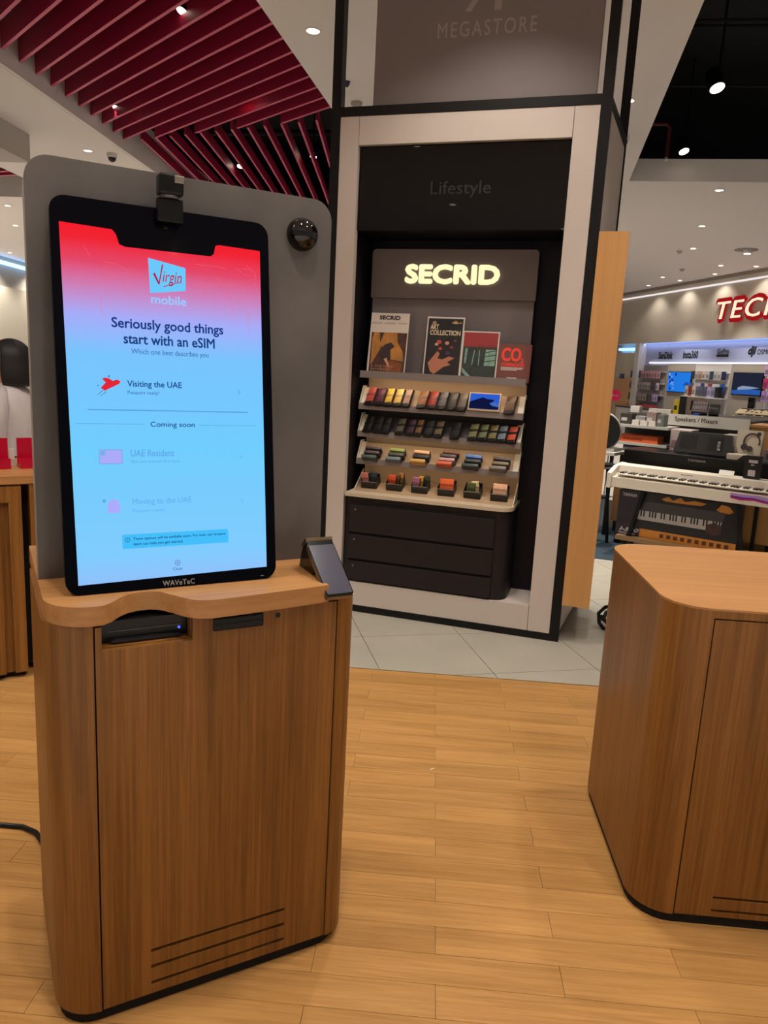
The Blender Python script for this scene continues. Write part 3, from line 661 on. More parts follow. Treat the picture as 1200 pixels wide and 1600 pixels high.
MB().box(-.115, -.05, -.0008, 0, .318, .328).box(-.03, .04, -.0008, 0, .318, .328).box(.055, .112, -.0008, 0, .318, .328).build('fine_print', mat('print_grey', (178, 164, 152), .5), t)
text('brochure_caption', 'A THE PARIS\nINTERPRET\nSERVICE', mat('print_tan', (176, 128, 100), .5), t, -.098, .045, .012, .062, -.0022, 0.0)
t, w = leaflet(-0.943, -0.712, .375, 'black brochure headed with cream art collection lettering')
MB().box(-w, w, 0, 0.006, 0, 0.372).build('cover', LW, t)
ph = MB().box(-w + .008, w - .008, -0.001, 0, 0.0, 0.362).build('photo', mat('print_ink', (24, 20, 24), .5, noise=.5, nscale=20), t)
CREAM = mat('print_cream', (214, 196, 160), .5)
text('brochure_title', 'ART', CREAM, t, -.092, -.042, .295, .325, -.0013, 0.03)
text('brochure_title', 'COLLECTION', CREAM, t, -.092, .095, .262, .290, -.0013, 0.03)
text('brochure_tag', 'MUSEUM', CREAM, t, .04, .098, .333, .341, -.0013, 0.02)
MB().prism([(-.07, .04), (-.09, .09), (-.06, .13), (-.035, .165), (-.02, .15), (-.03, .12), (.0, .115), (.04, .135), (.075, .125), (.03, .10), (.055, .085), (.01, .07), (-.02, .045), (-.045, .025)], -.0016, -.001, 'y').build('photo_hand', mat('print_flesh', (176, 112, 84), .5), ph)
for (x, z_, r, c) in [(-.03, .22, .016, (186, 74, 60)), (.02, .215, .014, (200, 140, 110)), (-.045, .205, .011, (206, 160, 130)), (.05, .19, .013, (120, 50, 50)), (-.02, .18, .012, (190, 60, 50)), (.06, .34, .013, (196, 124, 40)), (-.07, .335, .014, (150, 130, 104)), (.03, .155, .014, (70, 50, 80)), (.07, .23, .009, (110, 70, 60))]:
    MB().prism([(x + r * math.cos(a), z_ + r * .8 * math.sin(a)) for a in [i * .9 for i in range(7)]], -.0016, -.001, 'y').build('photo_flower', mat('print_%d_%d_%d' % c, c, .5), ph)
t, w = leaflet(-0.712, -0.492, .295, 'brochure with a red band above a dark green ruin photograph')
MB().box(-w, w, 0.0, 0.006, 0, 0.293).build('cover', LW, t)
MB().box(-w + .006, w - .008, -0.001, 0, 0.20, 0.285).build('red_band', mat('print_red', (150, 48, 48), .5), t)
text('brochure_title', 'FASHION', mat('print_darkred', (90, 34, 36), .5), t, -.01, .095, .185, .215, -.0013)
ph = MB().box(-w + .006, w - .008, -0.001, 0, 0.0, 0.2).build('photo', mat('print_green', (44, 54, 50), .5, noise=.5, nscale=15), t)
GRN = mat('print_palegreen', (122, 158, 142), .5, noise=.3, nscale=30)
MB().prism([(.03, .09), (.095, .09), (.095, .185), (.035, .185)], -.0016, -.001, 'y').build('photo_window', GRN, ph)
MB().prism([(-.1, .05), (-.1, .075), (-.02, .0), (-.05, .0)], -.0016, -.001, 'y').prism([(-.09, .1), (-.08, .1), (-.075, .19), (-.09, .19)], -.0016, -.001, 'y').prism([(-.045, .09), (-.04, .09), (-.03, .18), (-.036, .18)], -.0016, -.001, 'y').prism([(-.005, .09), (0, .09), (0.0, .18), (-.005, .18)], -.0016, -.001, 'y').build('photo_beam', GRN, ph)
for zz in (.11, .14, .165): MB().prism([(.03, zz), (.095, zz + .012), (.095, zz + .017), (.03, zz + .005)], -.002, -.0016, 'y').build('photo_branch', mat('print_green', (44, 54, 50)), ph)
t, w = leaflet(-0.489, -0.296, .225, 'small square brown-red card with bright red lettering')
MB().box(-w, w, 0, 0.006, 0, 0.225).build('cover', mat('print_maroon', (112, 60, 52), .5), t)
CR = mat('print_coral', (238, 66, 54), .5)
text('card_title', 'CO', CR, t, -.075, .035, .125, .20, -.0006, 0.05)
text('card_title', '2', CR, t, .037, .054, .118, .143, -.0006, 0.03)
text('card_title', 'COMPENSATED', CR, t, -.075, .062, .093, .113, -.0006, 0.04)
MB().box(-.075, .058, -.0008, 0, .084, .088).box(-.075, .05, -.0008, 0, .077, .081).box(-.075, .02, -.0008, 0, .070, .074).box(-.035, .022, -.0008, 0, .018, .029).build('fine_print', mat('print_white', (206, 194, 184)), t)
# ---- wallets
_wal = {}
def leather(c): return mat('leather_%d_%d_%d' % c, c, 0.42, noise=0.12, nscale=60)
def wallet(c, w, h, th, label, group, strap=None):
    key = (c, w, h, th, strap)
    if key not in _wal:
        a = MB().box(-w / 2, w / 2, -th, 0, 0.004, h, 0.005).mesh('cover', leather(c), True)
        b = MB().box(-w / 2 - .0008, w / 2 + .0008, -th - .0012, 0.0004, h * .52, h * .66, 0.001).mesh('strap', leather(strap if strap else tuple(int(v * .8) for v in c)))
        e = MB().box(-w / 2 + .002, w / 2 - .002, -th - .002, -th * .1, -0.002, h * .17).box(w / 2 - .006, w / 2 + .0025, -th * .85, -th * .1, .004, h * .97).mesh('card_case', mat('card_case', (20, 18, 18), .4))
        _wal[key] = (a, b, e)
    t = thing('wallet', label, 'wallet', group=group)
    for n, me in zip(('cover', 'strap', 'card_case'), _wal[key]): put(n, me, t)
    return t
def on_tray(o, k, x, up=0.004, out=0.001, yaw=0.0, roll=0.0):
    z1 = LIPS[k] - 0.026
    n = Vector((0, -0.819, 0.574)); s = Vector((0, 0.574, 0.819))
    p = Vector((x, 0.1215, z1)) + s * up + n * out
    in_tower(o, p.x, p.y, p.z, SLOPE @ Matrix.Rotation(yaw, 4, 'Z') @ Matrix.Rotation(roll, 4, 'Y'))
C1 = [(-1.268, (176, 76, 68), 'coral red'), (-1.206, (92, 40, 58), 'burgundy'), (-1.148, (214, 170, 66), 'bright gold'), (-1.088, (222, 182, 96), 'pale yellow'), (-1.034, (176, 140, 120), 'dusty rose'),
      (-0.93, (142, 92, 58), 'tan brown'), (-0.866, (150, 52, 44), 'brick red'), (-0.806, (96, 88, 90), 'slate grey'), (-0.744, (74, 64, 58), 'dark taupe'), (-0.682, (104, 92, 80), 'khaki grey')]
for i, (x, c, n) in enumerate(C1):
    on_tray(wallet(c, 0.064, 0.124, 0.022, n + ' leather wallet leaning on the highest tray', 'wallets on the highest tray'), 1, x, out=0.013, yaw=R(-22), roll=R(5))
on_tray(wallet((92, 62, 44), 0.064, 0.124, 0.022, 'lone chocolate wallet at right end of the highest tray', 'wallets on the highest tray'), 1, -0.392, out=0.013, yaw=R(-22), roll=R(5))
C2 = [(-1.275, (24, 26, 30), 'glossy black wallet first from the left on the second tray'), (-1.21, (28, 28, 30), 'black wallet second from the left on the second tray'), (-1.155, (34, 34, 38), 'black wallet with silver glints third on the second tray'),
      (-1.06, (92, 86, 72), 'olive grey wallet fourth on the second tray'), (-0.995, (70, 46, 66), 'wallet with a plum flap on the second tray'), (-0.945, (120, 84, 58), 'tan wallet with an orange edge on the second tray'),
      (-0.878, (50, 50, 54), 'charcoal wallet right of the tan one on the second tray'), (-0.815, (108, 96, 76), 'mossy beige wallet near the middle of the second tray'),
      (-0.71, (40, 40, 46), 'single dark wallet alone in the middle of the second tray'),
      (-0.60, (116, 116, 82), 'sage wallet first of the right five on the second tray'), (-0.54, (112, 118, 84), 'pale green wallet second of the right five on the second tray'),
      (-0.482, (124, 114, 78), 'olive wallet third of the right five on the second tray'), (-0.425, (112, 128, 142), 'pale blue wallet fourth of the right five on the second tray'), (-0.365, (196, 84, 62), 'bright coral wallet at right end of the second tray')]
for i, (x, c, l) in enumerate(C2):
    on_tray(wallet(c, 0.060, 0.112, 0.021, l, 'wallets on the second tray', strap=(20, 19, 20)), 2, x, out=0.014, yaw=R(-26), roll=R(7))
# flat stacks on the third tray
ST = [(-1.245, [((70, 84, 78), 'green-grey'), ((74, 60, 64), 'mauve'), ((52, 36, 28), 'espresso')], 'leftmost stack'),
      (-1.085, [((104, 118, 128), 'steel blue'), ((70, 70, 52), 'dark olive'), ((140, 156, 70), 'lime green')], 'second stack'),
      (-0.925, [((206, 160, 84), 'mustard'), ((34, 30, 30), 'black'), ((226, 176, 128), 'peach')], 'third stack'),
      (-0.757, [((206, 96, 66), 'orange'), ((186, 140, 140), 'pale pink'), ((60, 52, 50), 'graphite'), ((110, 60, 38), 'chestnut')], 'fourth stack'),
      (-0.598, [((52, 60, 60), 'dark teal'), ((40, 40, 44), 'black'), ((70, 108, 176), 'bright blue')], 'fifth stack'),
      (-0.428, [((120, 112, 104), 'stone grey'), ((116, 98, 76), 'taupe'), ((58, 44, 40), 'dark brown')], 'rightmost stack')]
for x, cs, nm in ST:
    for j, (c, cn) in enumerate(cs):
        wme = wallet(c, 0.100, 0.058, 0.022, '%s wallet lying in the %s on the third tray' % (cn, nm), 'stacked wallets on the third tray', strap=tuple(int(v * .7) for v in c))
        # lies across the tray, spine towards the front
        z1 = LIPS[3] - 0.026; s = Vector((0, 0.574, 0.819)); n = Vector((0, -0.819, 0.574))
        p = Vector((x + 0.004 * (j % 2) - .002 + j * .006, 0.1215, z1)) + s * (0.026 + (0.031 if len(cs) < 4 else 0.026) * j) + n * 0.003
        in_tower(wme, p.x, p.y, p.z, SLOPE @ Matrix.Rotation(R(90), 4, 'X') @ Matrix.Rotation(R(2 * (j - 1)), 4, 'Y'))
# black bins on the counter
BIN = mat('bin_black', (20, 18, 19), 0.4)
def bin_mesh():
    a = MB(); w, d, h, t_ = 0.052, 0.09, 0.05, 0.003
    a.box(-w, w, 0, d, 0, t_); a.box(-w, w, 0, t_, t_, h); a.box(-w, w, d - t_, d, t_, h + .012); a.box(-w, -w + t_, t_, d - t_, t_, h + .005); a.box(w - t_, w, t_, d - t_, t_, h + .005)
    return a.mesh('bin', BIN)
_bin = bin_mesh(); _rim = MB().box(-.0535, .0535, -.0015, .0005, .046, .0505).mesh('rim', mat('rim_grey', (120, 112, 104), .4))
TILT = Matrix.Rotation(R(23), 4, 'X')
BX = [(-1.247, [((196, 120, 104), 'rose', -.03, -6), ((46, 54, 62), 'charcoal ribbed', .014, 12)], 'first bin from the left'),
      (-1.08, [((222, 92, 48), 'orange', -.024, 14), ((120, 80, 50), 'brown', .006, 10), ((170, 120, 66), 'tan', .03, 8)], 'second bin'),
      (-0.914, [((172, 110, 140), 'lilac', -.032, 12), ((206, 150, 52), 'amber', -.004, 14), ((52, 68, 54), 'forest green', .026, 20)], 'third bin'),
      (-0.744, [((226, 100, 48), 'vivid orange', 0.0, 0)], 'fourth bin'),
      (-0.579, [((84, 96, 54), 'olive', -.014, 6), ((214, 196, 150), 'cream card', .016, -10)], 'fifth bin'),
      (-0.413, [((228, 180, 148), 'pale peach', 0.0, 0)], 'sixth bin')]
for i, (x, cs, nm) in enumerate(BX):
    b = thing('wallet_bin', 'small black open tray, ' + nm + ', on the display counter', 'bin', group='black bins on the display counter')
    in_tower(b, x, 0.118, 0.791, TILT); put('bin', _bin, b); put('rim', _rim, b)
    for j, (c, cn, dx, an) in enumerate(cs):
        wide = len(cs) == 1
        lw = wallet(c, 0.088 if wide else (0.05 if j == 0 or len(cs) == 2 else 0.03), 0.085 if wide else 0.082, 0.014 if len(cs) > 2 else 0.02, '%s wallet standing in the %s on the counter' % (cn, nm), 'wallets in the counter bins')
        in_tower(lw, x + dx, 0.118, 0.791, TILT @ Matrix.Translation((0, 0.034 + 0.018 * j, 0.006)) @ Matrix.Rotation(R(-28 if wide else -14), 4, 'X') @ Matrix.Rotation(R(an * .4), 4, 'Y'))
# little picture screen on the first tray
t = thing('picture_screen', 'small framed screen showing a blue mountain on the highest tray', 'screen')
z1 = LIPS[1] - 0.026
in_tower(t, -0.548, 0.104, z1 + 0.026, Matrix.Rotation(R(-24), 4, 'X'))
MB().box(-0.098, 0.098, 0.0, 0.012, 0.0, 0.118, 0.002).build('frame', mat('frame_beige', (150, 128, 100), .4), t)
pic = MB().box(-0.088, 0.088, -0.001, 0.0, 0.014, 0.110).build('picture', emis('pic_blue', (46, 96, 214), 0.9), t)
MB().prism([(-.088, .055), (-.05, .072), (-.01, .088), (.012, .078), (.05, .076), (.06, .068), (.03, .05), (.05, .035), (.088, .03), (.088, .014), (-.088, .014)], -.0016, -.001, 'y').build('mountain', emis('pic_navy', (18, 24, 66), 0.8), pic)
MB().prism([(.035, .05), (.06, .062), (.088, .05), (.088, .032), (.055, .036)], -.0018, -.001, 'y').build('mist', emis('pic_mist', (74, 120, 200), 0.8), pic)
# ================================================================== OAK CABINET, RIGHT FOREGROUND
cb = thing('oak_cabinet', 'low oak cabinet with rounded corners in the right foreground', 'cabinet', (0.676, 1.965, 0))
def cab_outline(inset):
    p = rrect(0.0, 1.08, 0.0, 0.76, 0.115, 10)
    return p[:11] + ([(0.115, 0.0), (0.115, 0.02), (0.965, 0.02), (0.965, 0.0)] if inset else []) + p[11:]
MB().prism(cab_outline(True)[:11] + cab_outline(True)[12:14] + cab_outline(True)[15:], 0.03, 0.936).prism(cab_outline(False), 0.936, 0.957).build('body', OAK_V, cb, True)
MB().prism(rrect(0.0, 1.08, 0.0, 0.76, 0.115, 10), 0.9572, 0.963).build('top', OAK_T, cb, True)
MB().prism(rrect(0.008, 1.072, 0.008, 0.752, 0.108), 0, 0.03).build('plinth', DARKGAP, cb)
MB().box(0.1155, 0.9645, 0.0165, 0.0195, 0.032, 0.9355).build('gap_shade', DARKGAP, cb)  # dark sheet standing in for shade behind the door gaps
d = MB(); d.box(0.119, 0.222, 0.001, 0.016, 0.033, 0.932); d.box(0.80, 0.961, 0.001, 0.016, 0.033, 0.932)
zz = 0.033
for a, b in [(0.049, 0.057), (0.091, 0.099)]: d.box(0.222, 0.80, 0.001, 0.016, zz, a); zz = b
d.box(0.222, 0.80, 0.001, 0.016, zz, 0.932)
d.build('door', OAK_V, cb)
# dark folded strap on the tiles behind the cabinet
t = thing('strap_bundle', 'black webbing bundle lying on the tiles behind the right cabinet', 'strap', (1.16, 4.55, 0))
for pts in [[(0, 0, .01), (-.03, 0, .05), (-.04, 0, .11), (-.0, .01, .15), (.06, 0, .17)], [(-.03, -.02, .10), (.02, -.02, .05), (.07, -.01, .02)], [(-.01, 0, .06), (.01, .02, .11), (.05, .02, .14)], [(0, -.02, .015), (.03, -.03, .03), (.09, -.02, .02)], [(.03, 0, .16), (.035, 0, .06), (.045, 0, .0)]]:
    MB().tube(pts, 0.012).build('strap', BLACKP, t, True)

tag(MB().prism([(0, 0), (.018, .012), (.024, .008), (.006, -.004)], 0.0005, 0.0015).build('paper_scrap', LW, None, loc=(0.075, 2.705, 0.0), rot=(0, 0, R(12))), 'tiny white paper scrap on the oak floor', 'scrap')
# ================================================================== RIGHT SHOP WALL
WX, WY, WR = 6.71, 16.496, R(-75.5)
WF = Matrix.Translation((WX, WY, 0)) @ Matrix.Rotation(WR, 4, 'Z')
def on_wall(o, x, y, z): o.matrix_world = WF @ Matrix.Translation((x, y, z)); return o
BAND = mat('led_tinted_wall', (170, 178, 212), 0.7)  # blue of the LED strip put into the wall colour
sw = struct(on_wall(MB().box(-7.5, 8, 0.12, 0.3, 0, 4.0).build('wall_right', BAND), 0, 0, 0), 'pale shop wall with display bays at far right')
hd_ = struct(on_wall(MB().box(-7.5, 8, 0.0, 0.119, 2.575, 3.93).build('trim_2', mat('header_paint', (200, 190, 176), .8)), 0, 0, 0), 'pale header band above the far display bays')
MB().box(-7.5, 8, -0.03, 0.0, 3.80, 3.835).build('light_strip', emis('strip_white', (235, 225, 225), 1.1), hd_)
MB().box(-7.5, 8, -0.02, 0.119, 3.931, 3.996).build('shadow_strip', mat('gap_grey', (150, 138, 130), .8), hd_)  # solid grey strip, the gap's shade put into its colour
MB().box(-4.6, 8, 0.03, 0.09, 2.555, 2.575).build('light_strip', emis('strip_blue', (150, 180, 255), 1.2), hd_)
ld = bpy.data.lights.new('bay_led', 'AREA'); ld.shape = 'RECTANGLE'; ld.size = 8.0; ld.size_y = 0.05; ld.energy = 7; ld.color = (0.55, 0.66, 1.0)
lo = bpy.data.objects.new('bay_led', ld); COL.objects.link(lo); lo.matrix_world = WF @ Matrix.Translation((-1.0, 0.045, 2.55)) @ Matrix.Rotation(R(18), 4, 'X')
sg_ = on_wall(thing('wall_sign', 'glowing cream letters edged in red on the far wall', 'sign'), 0, 0, 0)
text('letter_backs', 'TECH', emis('sign_red', (200, 30, 34), 0.55), sg_, -1.46, 0.78, 2.98, 3.45, -0.002, 0.055, 0.14, 0.07, spacing=1.12)
text('letter_faces', 'TECH', emis('sign_cream', (255, 226, 196), 1.15), sg_, -1.42, 0.73, 3.025, 3.405, -0.074, -0.012, 0.14, 0.02, spacing=1.16)
WB = mat('sign_black', (16, 16, 20), .5)
b1 = on_wall(thing('brand_sign', 'small black lettering above the left bay of packs', 'sign'), 0, 0, 0); text('lettering', 'SanDisk', WB, b1, -3.98, -3.33, 2.17, 2.34, 0.118, 0.045)
b2 = on_wall(thing('brand_sign', 'black lettering above the blue television', 'sign'), 0, 0, 0); text('lettering', 'Insta360', WB, b2, -2.85, -2.24, 2.18, 2.35, 0.118, 0.045)
b3 = on_wall(thing('brand_sign', 'black lettering underlined by a bar above the middle bay', 'sign'), 0, 0, 0); text('lettering', 'GoPro', WB, b3, -1.50, -1.07, 2.275, 2.385, 0.118, 0.03); MB().box(-1.50, -1.07, 0.11, 0.118, 2.205, 2.262).build('bar', WB, b3)
b4 = on_wall(thing('brand_sign', 'black two-word lettering above the dark television', 'sign'), 0, 0, 0); text('lettering', 'dji', WB, b4, -0.40, -0.16, 2.20, 2.42, 0.118, 0.05, 0.2); text('lettering', 'OSMO', WB, b4, -0.11, 0.30, 2.25, 2.355, 0.118, 0.015)
BG = mat('bay_grey', (176, 168, 158), 0.6); BWH = mat('bay_white', (216, 212, 210), 0.6)
def bay(x0, x1, z0, z1, m_, label):
    t = on_wall(thing('bay_panel', label, 'display panel'), 0, 0, 0)
    MB().box(x0, x1, 0.06, 0.119, z0, z1).build('panel', m_, t); return t
q = bay(-4.55, -3.40, 0.8, 2.0, mat('bay_dim', (140, 134, 136), .6), 'grey peg panel hung with rows of small packs, far left bay')
for z_ in (1.83, 1.53, 1.23): MB().box(-5.15, -3.42, 0.0, 0.06, z_ - .012, z_).build('peg_rail', BWH, q)
q = bay(-3.38, -2.2, 0.8, 2.04, BG, 'grey bay panel behind the blue television')
q = bay(-2.18, -0.82, 0.8, 2.04, BWH, 'white slatted panel with three rows of boxes')
for z_ in (1.84, 1.56): MB().box(-2.16, -0.84, -0.02, 0.06, z_ - .016, z_).build('peg_rail', BWH, q)
MB().box(-2.2, -0.82, -0.22, 0.06, 1.255, 1.285).build('shelf', BWH, q)
q = bay(-0.80, 0.36, 0.8, 2.04, BG, 'grey bay panel behind the dark television')
q = bay(0.38, 2.0, 0.8, 2.04, BWH, 'white panel with pink packs at right picture edge')
MB().box(-4.3, 3.0, 0.05, 0.119, 2.045, 2.085).build('light_ledge', emis('ledge_white', (240, 238, 240), 1.2), sw)
# side wing at the left end of the bays
q = on_wall(thing('bay_panel', 'cream and wood end panel with a cyan light strip', 'display panel'), 0, 0, 0)
MB().box(-5.95, -4.85, -0.02, 0.119, 1.66, 2.33).build('upper_panel', mat('wing_cream', (206, 196, 178), .6), q)
MB().box(-5.95, -4.85, -0.02, 0.119, 0.0, 1.655).build('wood_panel', mat('wing_wood', (214, 168, 120), .5), q)
MB().box(-5.95, -4.7, 0.0, 0.119, 2.40, 2.46).build('light_strip', emis('strip_cyan', (160, 230, 255), 2.2), q)
MB().box(-4.84, -4.62, -0.10, 0.119, 0.0, 2.57).build('pillar', BWH, q)
tag(on_wall(MB().box(-5.62, -5.42, -0.06, -0.02, 1.62, 1.75).build('wall_monitor', mat('monitor_blue', (70, 84, 130), .4)), 0, 0, 0), 'small blue-grey box on the wood end panel', 'monitor')
# televisions
def tv(x0, x1, z0, z1, label, c):
    t = on_wall(thing('television', label, 'television'), 0, 0, 0)
    MB().box(x0, x1, 0.02, 0.06, z0, z1, .004).build('case', BLACKP, t)
    return t, MB().box(x0 + .015, x1 - .015, 0.017, 0.02, z0 + .015, z1 - .015).build('picture', c, t)
t, pc = tv(-3.26, -2.25, 1.345, 1.85, 'television showing bright blue water and pale shapes', emis('tv_blue', (36, 126, 232), 0.9))
rng = random.Random(11)
for i in range(16):
    x, z_, r = -3.2 + rng.random() * .30, 1.40 + rng.random() * .38, .02 + rng.random() * .03
    MB().prism([(x + r * math.cos(a * 1.05), z_ + r * math.sin(a * 1.05)) for a in range(6)], 0.013, 0.017, 'y').build('shape', emis('tv_pale', (116, 160, 244), .9) if i % 2 else emis('tv_deep', (20, 50, 150), .9), pc)
MB().prism([(-2.55, 1.52), (-2.3, 1.50), (-2.3, 1.60), (-2.45, 1.60)], 0.013, 0.017, 'y').build('shape', emis('tv_deep2', (40, 84, 170), .9), pc)
t, pc = tv(-0.67, 0.31, 1.375, 1.865, 'television showing a dark sky over blue sea', emis('tv_night', (40, 46, 66), .7))
MB().prism([(-.65, 1.40), (.29, 1.40), (.29, 1.50), (-.1, 1.53), (-.65, 1.47)], 0.013, 0.017, 'y').build('shape', emis('tv_sea', (48, 96, 180), .8), pc)
MB().prism([(-.45, 1.49), (-.1, 1.51), (.25, 1.545), (.0, 1.57), (-.3, 1.58), (-.45, 1.54)], 0.012, 0.017, 'y').build('shape', emis('tv_spray', (150, 166, 196), .8), pc)
# packs on pegs
ORD = ['first', 'second', 'third', 'fourth', 'fifth', 'sixth', 'seventh', 'eighth', 'ninth', 'tenth', 'eleventh']
_pk = {}
def pack(c, w, h, dpt, label, group, x, y, z):
    key = (c, w, h, dpt)
    if key not in _pk:
        _pk[key] = (MB().box(0, w, -dpt, 0, 0, h).mesh('card', mat('pack_%d_%d_%d' % c, c, .4)), MB().box(w * .15, w * .85, -dpt - .004, -dpt, h * .18, h * .62).mesh('blister', mat('packb_%d_%d_%d' % c, tuple(min(255, int(v * .55 + 30)) for v in c), .3)))
    t = thing('blister_pack', label, 'pack', group=group); on_wall(t, x, y, z)
    put('card', _pk[key][0], t); put('blister', _pk[key][1], t)
rows = [(1.84, [(70, 60, 120)] * 4 + [(196, 150, 160)] * 7, 'top'), (1.54, [(120, 110, 108), (96, 90, 100), (80, 64, 150)] + [(180, 170, 168)] * 5 + [(90, 76, 84)] * 2 + [(206, 190, 210)], 'second'),
        (1.24, [(100, 90, 84), (90, 80, 150), (110, 92, 90)] + [(168, 156, 152)] * 4 + [(100, 84, 84)] * 2 + [(180, 160, 210)] * 2, 'third'), (0.95, [(196, 60, 110), (180, 60, 90), (206, 120, 220)] + [(196, 66, 80)] * 6 + [(206, 60, 70)] * 2, 'lowest pink')]
for z_, cs, nm in rows:
    for i, c in enumerate(cs): pack(c, .115, .19, .02, 'small hanging pack, %s from left in the %s row of the far left bay' % (ORD[i], nm), 'packs in the far left bay, %s row' % nm, -5.06 + i * .137, -0.012, z_ - .2 + .02)
rows = [(1.86, [(60, 64, 76), (196, 190, 186), (200, 160, 150), (206, 200, 196), (200, 196, 192), (50, 76, 110), (196, 190, 186), (204, 200, 198), (30, 54, 96)], 'top'),
        (1.58, [(70, 100, 140), (206, 204, 200), (190, 196, 206), (60, 70, 130), (200, 190, 180), (150, 70, 70), (206, 204, 200), (190, 190, 190), (40, 96, 190)], 'middle')]
for z_, cs, nm in rows:
    for i, c in enumerate(cs): pack(c, .12, .19, .03, 'small boxed accessory, %s from left in the %s row of the white bay' % (ORD[i], nm), 'accessories in the white bay, %s row' % nm, -2.14 + i * .145, -0.025, z_ - .2 + .02)
for i, c in enumerate([(196, 190, 184), (150, 52, 46), (206, 200, 194), (110, 110, 124), (96, 100, 124), (90, 92, 110), (170, 160, 206), (150, 150, 180), (40, 40, 44)]):
    pack(c, .125, .235, .10, 'boxed accessory standing on the white shelf of the middle bay, %s one' % ['first', 'red', 'third', 'fourth', 'fifth', 'sixth', 'lilac', 'eighth', 'black last'][i], 'boxes on the white shelf', -2.16 + i * .147, -0.06, 1.2855)
for j, z_ in enumerate((1.80, 1.54, 1.28)):
    for i in range(4): pack([(206, 170, 220), (206, 60, 120), (190, 150, 226)][(i + j) % 3], .13, .21, .03, 'pink or lilac pack, %s from left in the %s row at the right edge' % (ORD[i], ['top', 'middle', 'bottom'][j]), 'pink packs at the right edge, %s row' % ['top', 'middle', 'bottom'][j], 0.40 + i * .15, 0.0, z_)
# low counters below the wall bays
t = on_wall(thing('wall_counter', 'white display counter running below the far bays', 'counter'), 0, 0, 0)
MB().box(-4.5, 3.0, -0.65, 0.05, 0.0, 0.86).build('base', BWH, t); MB().box(-4.52, 3.02, -0.67, 0.05, 0.861, 0.9).build('top', mat('counter_dark', (60, 56, 56), .4), t)

# ================================================================== MUSIC CORNER
GX, GY, GR = 1.67, 6.74, R(-33.5)
GF = Matrix.Translation((GX, GY, 0)) @ Matrix.Rotation(GR, 4, 'Z')
def mus(name, label, cat, x=0, y=0, z=0, rz=0, group=None, tilt=0):
    t = thing(name, label, cat, group=group); t.matrix_world = GF @ Matrix.Translation((x, y, z)) @ Matrix.Rotation(rz, 4, 'Z') @ Matrix.Rotation(tilt, 4, 'X'); return t
IV = mat('piano_white', (226, 216, 200), 0.35); KEYB = mat('key_black', (18, 17, 18), 0.3)
pn = mus('digital_piano', 'long white digital piano with its keys facing the viewer', 'piano')
MB().prism([(0.0, 0.612), (0.35, 0.612), (0.36, 0.79), (0.33, 0.803), (0.17, 0.795), (0.155, 0.722), (0.0, 0.70)], -0.03, 1.32, 'x').build('body', IV, pn)
for xa in (-0.07, 1.32): MB().prism([(-0.012, 0.60), (0.36, 0.60), (0.365, 0.80), (0.33, 0.808), (0.14, 0.79), (-0.012, 0.735)], xa, xa + .04, 'x').build('end_block', IV, pn)
wk = MB(); bk = MB()
for i in range(52):
    x = 0.0 + i * 0.0246; wk.box(x + .0008, x + .0238, 0.012, 0.155, 0.7235, 0.733)
    if i % 7 in (0, 1, 3, 4, 5): bk.box(x + .017, x + .031, 0.06, 0.155, 0.733, 0.745)
o = wk.build('white_keys', IV, pn); o['kind'] = 'stuff'
o = bk.build('black_keys', KEYB, pn); o['kind'] = 'stuff'
MB().box(0.52, 0.62, 0.165, 0.171, 0.77, 0.776).build('badge', mat('badge_dark', (90, 80, 70), .4), pn)
sd = mus('piano_stand', 'black metal stand carrying the white piano', 'stand')
for xa in (0.10, 1.12):
    xt = 0.235 if xa < 0.5 else 1.02
    MB().prism([(xa, 0.0), (xa + .03, 0.0), (xt + .03, 0.598), (xt, 0.598)], 0.055, 0.085, 'y').build('leg', BLACK, sd)
    MB().prism([(0.31, 0.0), (0.34, 0.0), (0.31, 0.598), (0.27, 0.598)], xa, xa + .03, 'x').build('leg', BLACK, sd)
    MB().box(xa, xa + .03, 0.045, 0.32, 0.10, 0.13).build('foot_rail', BLACK, sd)
MB().box(0.05, 1.2, 0.03, 0.34, 0.135, 0.175).build('lower_shelf', mat('shelf_oak', (150, 118, 80), .5), sd)
kx = mus('keyboard_carton', 'dark purple carton printed with a keyboard under the piano', 'carton')
MB().box(0.02, 1.05, 0.105, 0.27, 0.1765, 0.585).build('carton', mat('carton_purple', (38, 28, 44), .45), kx)
yk = 0.104
MB().box(0.20, 1.05, yk - .001, yk, 0.255, 0.585).build('print_field', mat('carton_black', (20, 18, 22), .4), kx)
MB().box(0.24, 1.05, yk - .002, yk - .001, 0.1775, 0.255).build('amber_strip', mat('carton_amber', (196, 124, 40), .45, noise=.1, nscale=20), kx)
for i in range(10): MB().box(0.42 + i * .06, 0.455 + i * .06, yk - .003, yk - .002, 0.20, 0.235).build('strip_icon', mat('icon_brown', (84, 46, 24), .5), kx)
MB().prism([(0.22, 0.42), (0.92, 0.42), (0.94, 0.505), (0.26, 0.505)], yk - .002, yk - .001, 'y').build('picture_panel', mat('pic_grey', (60, 56, 62), .4), kx)
MB().prism([(0.21, 0.335), (0.90, 0.335), (0.92, 0.42), (0.22, 0.42)], yk - .002, yk - .001, 'y').build('picture_keys', mat('pic_keys', (186, 180, 178), .4), kx)
kk = MB()
for i in range(27):
    if i % 7 in (0, 1, 3, 4, 5): kk.box(0.232 + i * .0255, 0.245 + i * .0255, yk - .003, yk - .002, 0.368, 0.42)
o = kk.build('picture_black_keys', KEYB, kx); o['kind'] = 'stuff'
